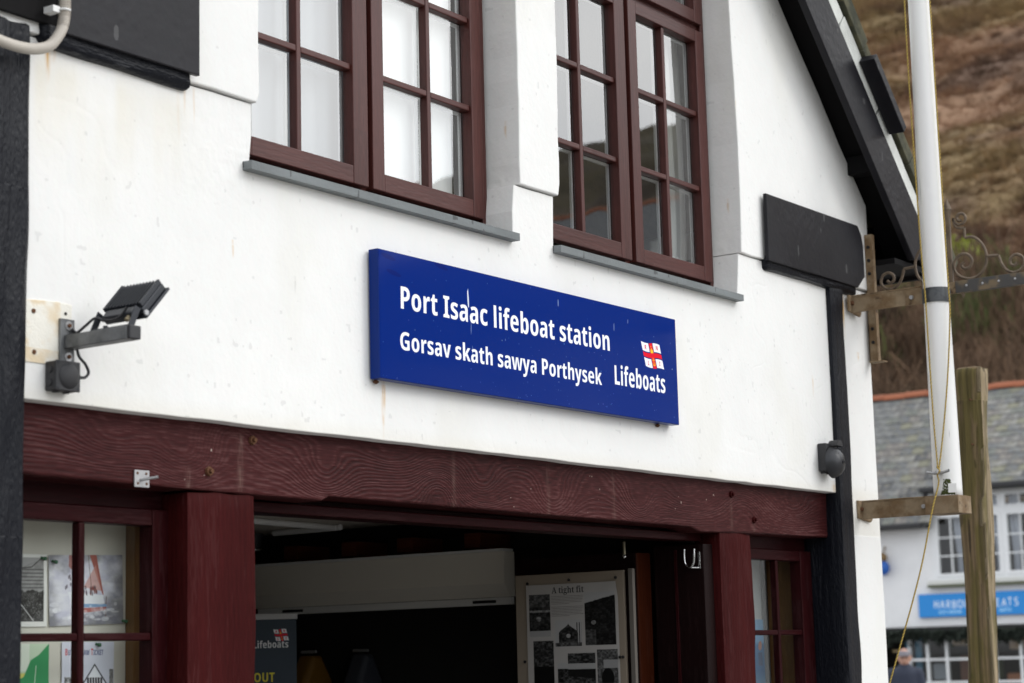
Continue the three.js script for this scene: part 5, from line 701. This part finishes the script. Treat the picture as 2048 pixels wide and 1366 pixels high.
  [[-10.6, 1.25, 0.25, 0.3, [0.25, 0.27, 0.3]], [-10.05, 1.3, 0.3, 0.45, [0.10, 0.045, 0.03]], [-10.15, 1.78, 0.36, 0.14, [0.30, 0.21, 0.13]], [-9.6, 1.3, 0.3, 0.4, [0.08, 0.10, 0.05]], [-9.05, 1.72, 0.4, 0.2, [0.32, 0.22, 0.14]], [-8.9, 1.2, 0.3, 0.5, [0.03, 0.07, 0.09]], [-10.5, 1.0, 0.4, 0.14, [0.09, 0.14, 0.05]], [-9.15, 1.1, 0.35, 0.2, [0.25, 0.1, 0.05]]].forEach(([z, y, w, h, c]) => S('display_item', box(X + 0.28, y - h / 2, z - w / 2, X + 0.5, y + h / 2, z + w / 2, 0.03), std({ color: lin(...c), roughness: 0.8 })));
  S('door_post', box(X - 0.01, 0, -11.1, X + 0.12, 1.93, -11.06), teal); S('wall_lamp', box(X + 0.5, 1.62, -11.6, X + 0.54, 1.66, -11.4), std({ color: lin(0.6, 0.45, 0.25) }));
  // signboard over the shop
  const sg = thing('shop_sign', 'bright blue shop signboard with white capital letters on the white house', 'sign', [X, 2.221, -9.69]);
  part('board', bx(-0.07, 0, -1.09, -0.005, 0.418, 1.09, 0.006), std({ color: lin(0.0, 0.19, 0.56), roughness: 0.4 }), sg);
  const tx = canvas(1536, 295, (c, w, h) => { const k = w / 2.18; c.fillStyle = '#0f83d0'; c.fillRect(0, 0, w, h); const rr = mulberry(8); const s = 'HARBOUR TREATS'; let x = 0.28 * k; const adv = (1.64 * k) / s.length; for (const ch of s) { c.save(); c.translate(x + adv / 2, 0.265 * k + (rr() - 0.5) * 12); c.rotate((rr() - 0.5) * 0.22); c.fillStyle = '#eef3f7'; c.font = `${0.20 * k}px sans-serif`; c.textAlign = 'center'; c.scale(0.8, 1); c.fillText(ch, 0, 0); c.restore(); x += adv; } c.font = `bold ${0.085 * k}px sans-serif`; c.textAlign = 'left'; c.fillStyle = '#a9d6f2'; c.fillText('ICE CREAM', 0.38 * k, 0.365 * k); c.fillText('GIFTS', 1.53 * k, 0.365 * k); });
  const f = new THREE.PlaneGeometry(2.16, 0.40); f.rotateY(-Math.PI / 2); const m = part('board_face', f, std({ map: tx, roughness: 0.4 }), sg); m.position.set(-0.0715, 0.209, 0);
  // dark garland under the fascia
  const gr = mulberry(66), lv = []; for (let i = 0; i < 2600; i++) { const z = -12.2 + gr() * 4.0, y = 1.93 - 0.05 * Math.abs(Math.sin(z * 2.6)) - 0.12 * gr() * gr() - (gr() < 0.15 ? 0.12 * gr() : 0) + 0.10 * gr(), g = new THREE.PlaneGeometry(0.05, 0.09); g.rotateX(gr() * 6); g.rotateY(gr() * 6); g.translate(X - 0.10 - 0.1 * gr(), y, z); lv.push(g); }
  const ga = solo('garland', join(lv), std({ color: lin(0.022, 0.03, 0.022), side: THREE.DoubleSide, roughness: 0.9 }), 'dark trailing garland hung along the top of the shop window', 'garland'); ga.userData.kind = 'stuff';
  const bu = thing('float_buoy', 'blue float with brown knotted top hanging on the white house wall', 'buoy', [X - 0.14, 3.20, -11.40]); part('float', new THREE.SphereGeometry(0.13, 20, 14).scale(0.9, 1.05, 0.9).translate(0, -0.05, 0), std({ color: lin(0.01, 0.10, 0.42), roughness: 0.5 }), bu); part('knot', join([new THREE.SphereGeometry(0.085, 16, 12).translate(0, 0.14, 0), new THREE.TorusGeometry(0.05, 0.025, 8, 16).translate(0, 0.06, 0), cyl(0.014, 0.014, [0, 0.2, 0], [0.13, 0.34, 0], 8)].map((g) => boxuv(g))), std({ color: lin(0.20, 0.13, 0.06), roughness: 0.9 }), bu);
}
{ // the house on the other side of the street, seen only as a reflection in the right upper window
  const hx = thing('opposite_house', 'slate roofed cottage with orange ridge tiles mirrored in the right upper window panes', 'house', [26, 2.6, 16.5]), w = M.white;
  part('walls', boxuv(bx(-3, -2.6, -5, 3, 5.0, 5, 0)), w, hx);
  const sl = std({ color: lin(0.12, 0.125, 0.13), roughness: 0.8 });
  for (const s of [-1, 1]) part('roof_slope', boxuv(new THREE.BoxGeometry(4.4, 0.14, 10.6).rotateZ(s * -0.66).translate(s * 1.72, 6.30, 0)), sl, hx);
  for (const s of [-1, 1]) part('gable', slab([[-3, 0], [3, 0], [0, 2.4]], [], -0.1, 0.1, 0).translate(0, 5.0, s * 4.9), w, hx);
  for (let k = 0; k < 23; k++) part('ridge_tile', boxuv(cyl(0.14, 0.14, [0, 7.6, -5.2 + k * 0.455], [0, 7.6, -4.76 + k * 0.455], 10)), std({ color: lin(0.24, 0.09, 0.045), roughness: 0.9 }), hx);
  const ch = part('chimney', boxuv(bx(-0.4, 6.6, 3.4, 0.4, 8.5, 4.4, 0.02)), std({ color: lin(0.28, 0.12, 0.08), roughness: 0.9 }), hx); part('chimney_pot', boxuv(cyl(0.15, 0.12, [0, 8.5, 3.9], [0, 8.95, 3.9], 12)), std({ color: lin(0.36, 0.14, 0.07) }), ch);
  for (const z of [-3, 0, 3]) { const g = new THREE.Group(); g.name = 'window'; hx.add(g); part('frame', join([bx(-3.06, 3.0, z - 0.55, -3.002, 4.3, z - 0.47), bx(-3.06, 3.0, z + 0.47, -3.002, 4.3, z + 0.55), bx(-3.06, 3.0, z - 0.47, -3.002, 3.08, z + 0.47), bx(-3.06, 4.22, z - 0.47, -3.002, 4.3, z + 0.47)]), w, g); part('pane', bx(-3.02, 3.08, z - 0.47, -3.004, 4.22, z + 0.47, 0), std({ color: lin(0.02, 0.022, 0.025), roughness: 0.05 }), g); }
}

/* ------------------------------------------------------------------ the person by the shop door */
function mesher(bones, cell, k) { // smooth union of tapered capsules and ellipsoids, meshed with surface nets
  let lo = [1e9, 1e9, 1e9], hi = [-1e9, -1e9, -1e9];
  for (const b of bones) for (const [p, r] of [[b.a, b.ra], [b.b, b.rb]]) for (let i = 0; i < 3; i++) { lo[i] = Math.min(lo[i], p[i] - r - 0.04); hi[i] = Math.max(hi[i], p[i] + r + 0.04); }
  const N = lo.map((l, i) => Math.ceil((hi[i] - l) / cell) + 1), F = new Float32Array(N[0] * N[1] * N[2]), id = (i, j, q) => (q * N[1] + j) * N[0] + i;
  const d1 = (p, b) => { const s = b.s ?? [1, 1, 1], A = b.a, ab = [0, 1, 2].map((i) => (b.b[i] - A[i]) / s[i]), ap = [0, 1, 2].map((i) => (p[i] - A[i]) / s[i]), L = ab[0] ** 2 + ab[1] ** 2 + ab[2] ** 2, t = L ? clamp((ap[0] * ab[0] + ap[1] * ab[1] + ap[2] * ab[2]) / L) : 0; return (Math.hypot(ap[0] - ab[0] * t, ap[1] - ab[1] * t, ap[2] - ab[2] * t) - lerp(b.ra, b.rb, t)) * Math.min(...s); };
  for (let q = 0; q < N[2]; q++) for (let j = 0; j < N[1]; j++) for (let i = 0; i < N[0]; i++) { const p = [lo[0] + i * cell, lo[1] + j * cell, lo[2] + q * cell]; let d = 1e3; for (const b of bones) { const e = d1(p, b), h = clamp(0.5 + 0.5 * (e - d) / k); d = lerp(e, d, h) - k * h * (1 - h); } F[id(i, j, q)] = d; }
  const pos = [], map = new Int32Array(F.length).fill(-1), ix = [];
  for (let q = 0; q < N[2] - 1; q++) for (let j = 0; j < N[1] - 1; j++) for (let i = 0; i < N[0] - 1; i++) {
    let m = 0, c = 0, s = [0, 0, 0]; const v = []; for (let e = 0; e < 8; e++) { v[e] = F[id(i + (e & 1), j + (e >> 1 & 1), q + (e >> 2))]; if (v[e] < 0) m |= 1 << e; } if (m === 0 || m === 255) continue;
    for (const [a, b] of [[0, 1], [2, 3], [4, 5], [6, 7], [0, 2], [1, 3], [4, 6], [5, 7], [0, 4], [1, 5], [2, 6], [3, 7]]) if ((v[a] < 0) !== (v[b] < 0)) { const t = v[a] / (v[a] - v[b]); s[0] += lerp(a & 1, b & 1, t); s[1] += lerp(a >> 1 & 1, b >> 1 & 1, t); s[2] += lerp(a >> 2, b >> 2, t); c++; }
    map[id(i, j, q)] = pos.length / 3; pos.push(lo[0] + (i + s[0] / c) * cell, lo[1] + (j + s[1] / c) * cell, lo[2] + (q + s[2] / c) * cell);
  }
  const quad = (a, b, c, d, f) => { if (f) ix.push(a, b, c, a, c, d); else ix.push(a, c, b, a, d, c); };
  for (let q = 1; q < N[2] - 1; q++) for (let j = 1; j < N[1] - 1; j++) for (let i = 1; i < N[0] - 1; i++) { const v = F[id(i, j, q)] < 0;
    if (v !== F[id(i + 1, j, q)] < 0) quad(map[id(i, j - 1, q - 1)], map[id(i, j, q - 1)], map[id(i, j, q)], map[id(i, j - 1, q)], v);
    if (v !== F[id(i, j + 1, q)] < 0) quad(map[id(i - 1, j, q - 1)], map[id(i - 1, j, q)], map[id(i, j, q)], map[id(i, j, q - 1)], v);
    if (v !== F[id(i, j, q + 1)] < 0) quad(map[id(i - 1, j - 1, q)], map[id(i, j - 1, q)], map[id(i, j, q)], map[id(i - 1, j, q)], v); }
  const g = new THREE.BufferGeometry(); g.setAttribute('position', new THREE.Float32BufferAttribute(pos, 3)); g.setIndex(ix); g.computeVertexNormals(); return boxuv(g);
}
{ // faces local +z; a man of 1.68 m in a grey cap and navy jacket, arms hanging
  const t = thing('person', 'person in grey cap and dark navy jacket standing by the shop doorway', 'person', [18.06, 0, -6.70]); t.rotation.y = -1.15;
  const b = (a, c, ra, rb, s) => ({ a, b: c, ra, rb, s }), body = [], jacket = [], legs = [];
  body.push(b([0, 1.0, 0], [0, 1.30, 0], 0.115, 0.125, [1.25, 1, 0.85]), b([0, 1.33, -0.005], [0, 1.46, 0.01], 0.062, 0.055));
  for (const s of [-1, 1]) {
    body.push(b([s * 0.165, 1.34, 0], [s * 0.225, 1.07, -0.01], 0.052, 0.042), b([s * 0.225, 1.07, -0.01], [s * 0.235, 0.83, 0.05], 0.04, 0.027), b([s * 0.09, 0.92, 0], [s * 0.10, 0.50, 0.01], 0.085, 0.055), b([s * 0.10, 0.50, 0.01], [s * 0.10, 0.09, -0.01], 0.055, 0.038));
    jacket.push(b([s * 0.165, 1.345, 0], [s * 0.228, 1.07, -0.01], 0.072, 0.060), b([s * 0.228, 1.07, -0.01], [s * 0.236, 0.85, 0.045], 0.058, 0.046));
    legs.push(b([s * 0.09, 0.93, 0], [s * 0.10, 0.50, 0.012], 0.10, 0.075), b([s * 0.10, 0.50, 0.012], [s * 0.10, 0.07, -0.01], 0.074, 0.060));
  }
  jacket.push(b([0, 0.88, 0], [0, 1.31, 0], 0.138, 0.145, [1.22, 1, 0.9]), b([0, 1.36, 0], [0, 1.425, 0.005], 0.09, 0.075));
  const skin = std({ color: lin(0.42, 0.23, 0.165), roughness: 0.6 });
  const main = mesher(body, 0.014, 0.03);
  const head = mesher([b([0, 1.545, -0.005], [0, 1.565, 0], 0.088, 0.090, [0.86, 1.12, 1.05]), b([0, 1.475, 0.025], [0, 1.50, 0.03], 0.05, 0.06, [0.95, 1, 1]), b([0, 1.53, 0.085], [0, 1.505, 0.105], 0.012, 0.018), b([-0.083, 1.52, -0.005], [-0.085, 1.55, -0.01], 0.014, 0.016, [0.6, 1.2, 1]), b([0.083, 1.52, -0.005], [0.085, 1.55, -0.01], 0.014, 0.016, [0.6, 1.2, 1]), b([-0.02, 1.475, 0.082], [0.02, 1.475, 0.082], 0.009, 0.009), b([0, 1.40, 0], [0, 1.47, 0.012], 0.056, 0.055)], 0.006, 0.02);
  const hands = []; for (const s of [-1, 1]) { const bo = [b([s * 0.236, 0.83, 0.05], [s * 0.236, 0.765, 0.062], 0.026, 0.033, [0.62, 1, 1])]; for (let f = 0; f < 4; f++) { const z = 0.037 + f * 0.017, l = [0.060, 0.072, 0.078, 0.068][f]; bo.push(b([s * 0.236, 0.755, z], [s * 0.232, 0.755 - l * 0.55, z + 0.006], 0.0088, 0.008), b([s * 0.232, 0.755 - l * 0.55, z + 0.006], [s * 0.222, 0.755 - l, z + 0.004], 0.008, 0.0068)); } bo.push(b([s * 0.232, 0.80, 0.075], [s * 0.226, 0.765, 0.108], 0.0115, 0.0095), b([s * 0.226, 0.765, 0.108], [s * 0.220, 0.735, 0.112], 0.0095, 0.008)); hands.push(mesher(bo, 0.004, 0.006)); }
  part('body', join([main, head, ...hands]), skin, t);
  part('jacket', mesher(jacket, 0.014, 0.04), std({ color: lin(0.022, 0.028, 0.05), roughness: 0.8 }), t); part('trousers', mesher(legs, 0.014, 0.03), std({ color: lin(0.03, 0.032, 0.038), roughness: 0.9 }), t);
  part('cap', join([mesher([b([0, 1.585, -0.006], [0, 1.592, -0.004], 0.094, 0.094, [0.9, 0.62, 1.08])], 0.008, 0.01), mesher([b([-0.045, 1.572, 0.115], [0.045, 1.572, 0.115], 0.04, 0.04, [1, 0.22, 1])], 0.006, 0.01)]), std({ color: lin(0.20, 0.19, 0.21), roughness: 0.9 }), t);
  part('hair', mesher([b([0, 1.53, -0.035], [0, 1.56, -0.03], 0.078, 0.085, [0.98, 1, 0.95])], 0.008, 0.01), std({ color: lin(0.16, 0.15, 0.14), roughness: 0.9 }), t);
  for (const s of [-1, 1]) { part('eye', new THREE.SphereGeometry(0.012, 12, 8).translate(s * 0.032, 1.542, 0.081), std({ color: lin(0.05, 0.04, 0.035), roughness: 0.2 }), t); part('shoe', mesher([b([s * 0.10, 0.045, -0.05], [s * 0.105, 0.038, 0.14], 0.048, 0.036, [1, 0.85, 1])], 0.01, 0.01), std({ color: lin(0.02, 0.017, 0.015), roughness: 0.5 }), t); }
}

renderer.render(scene, camera);
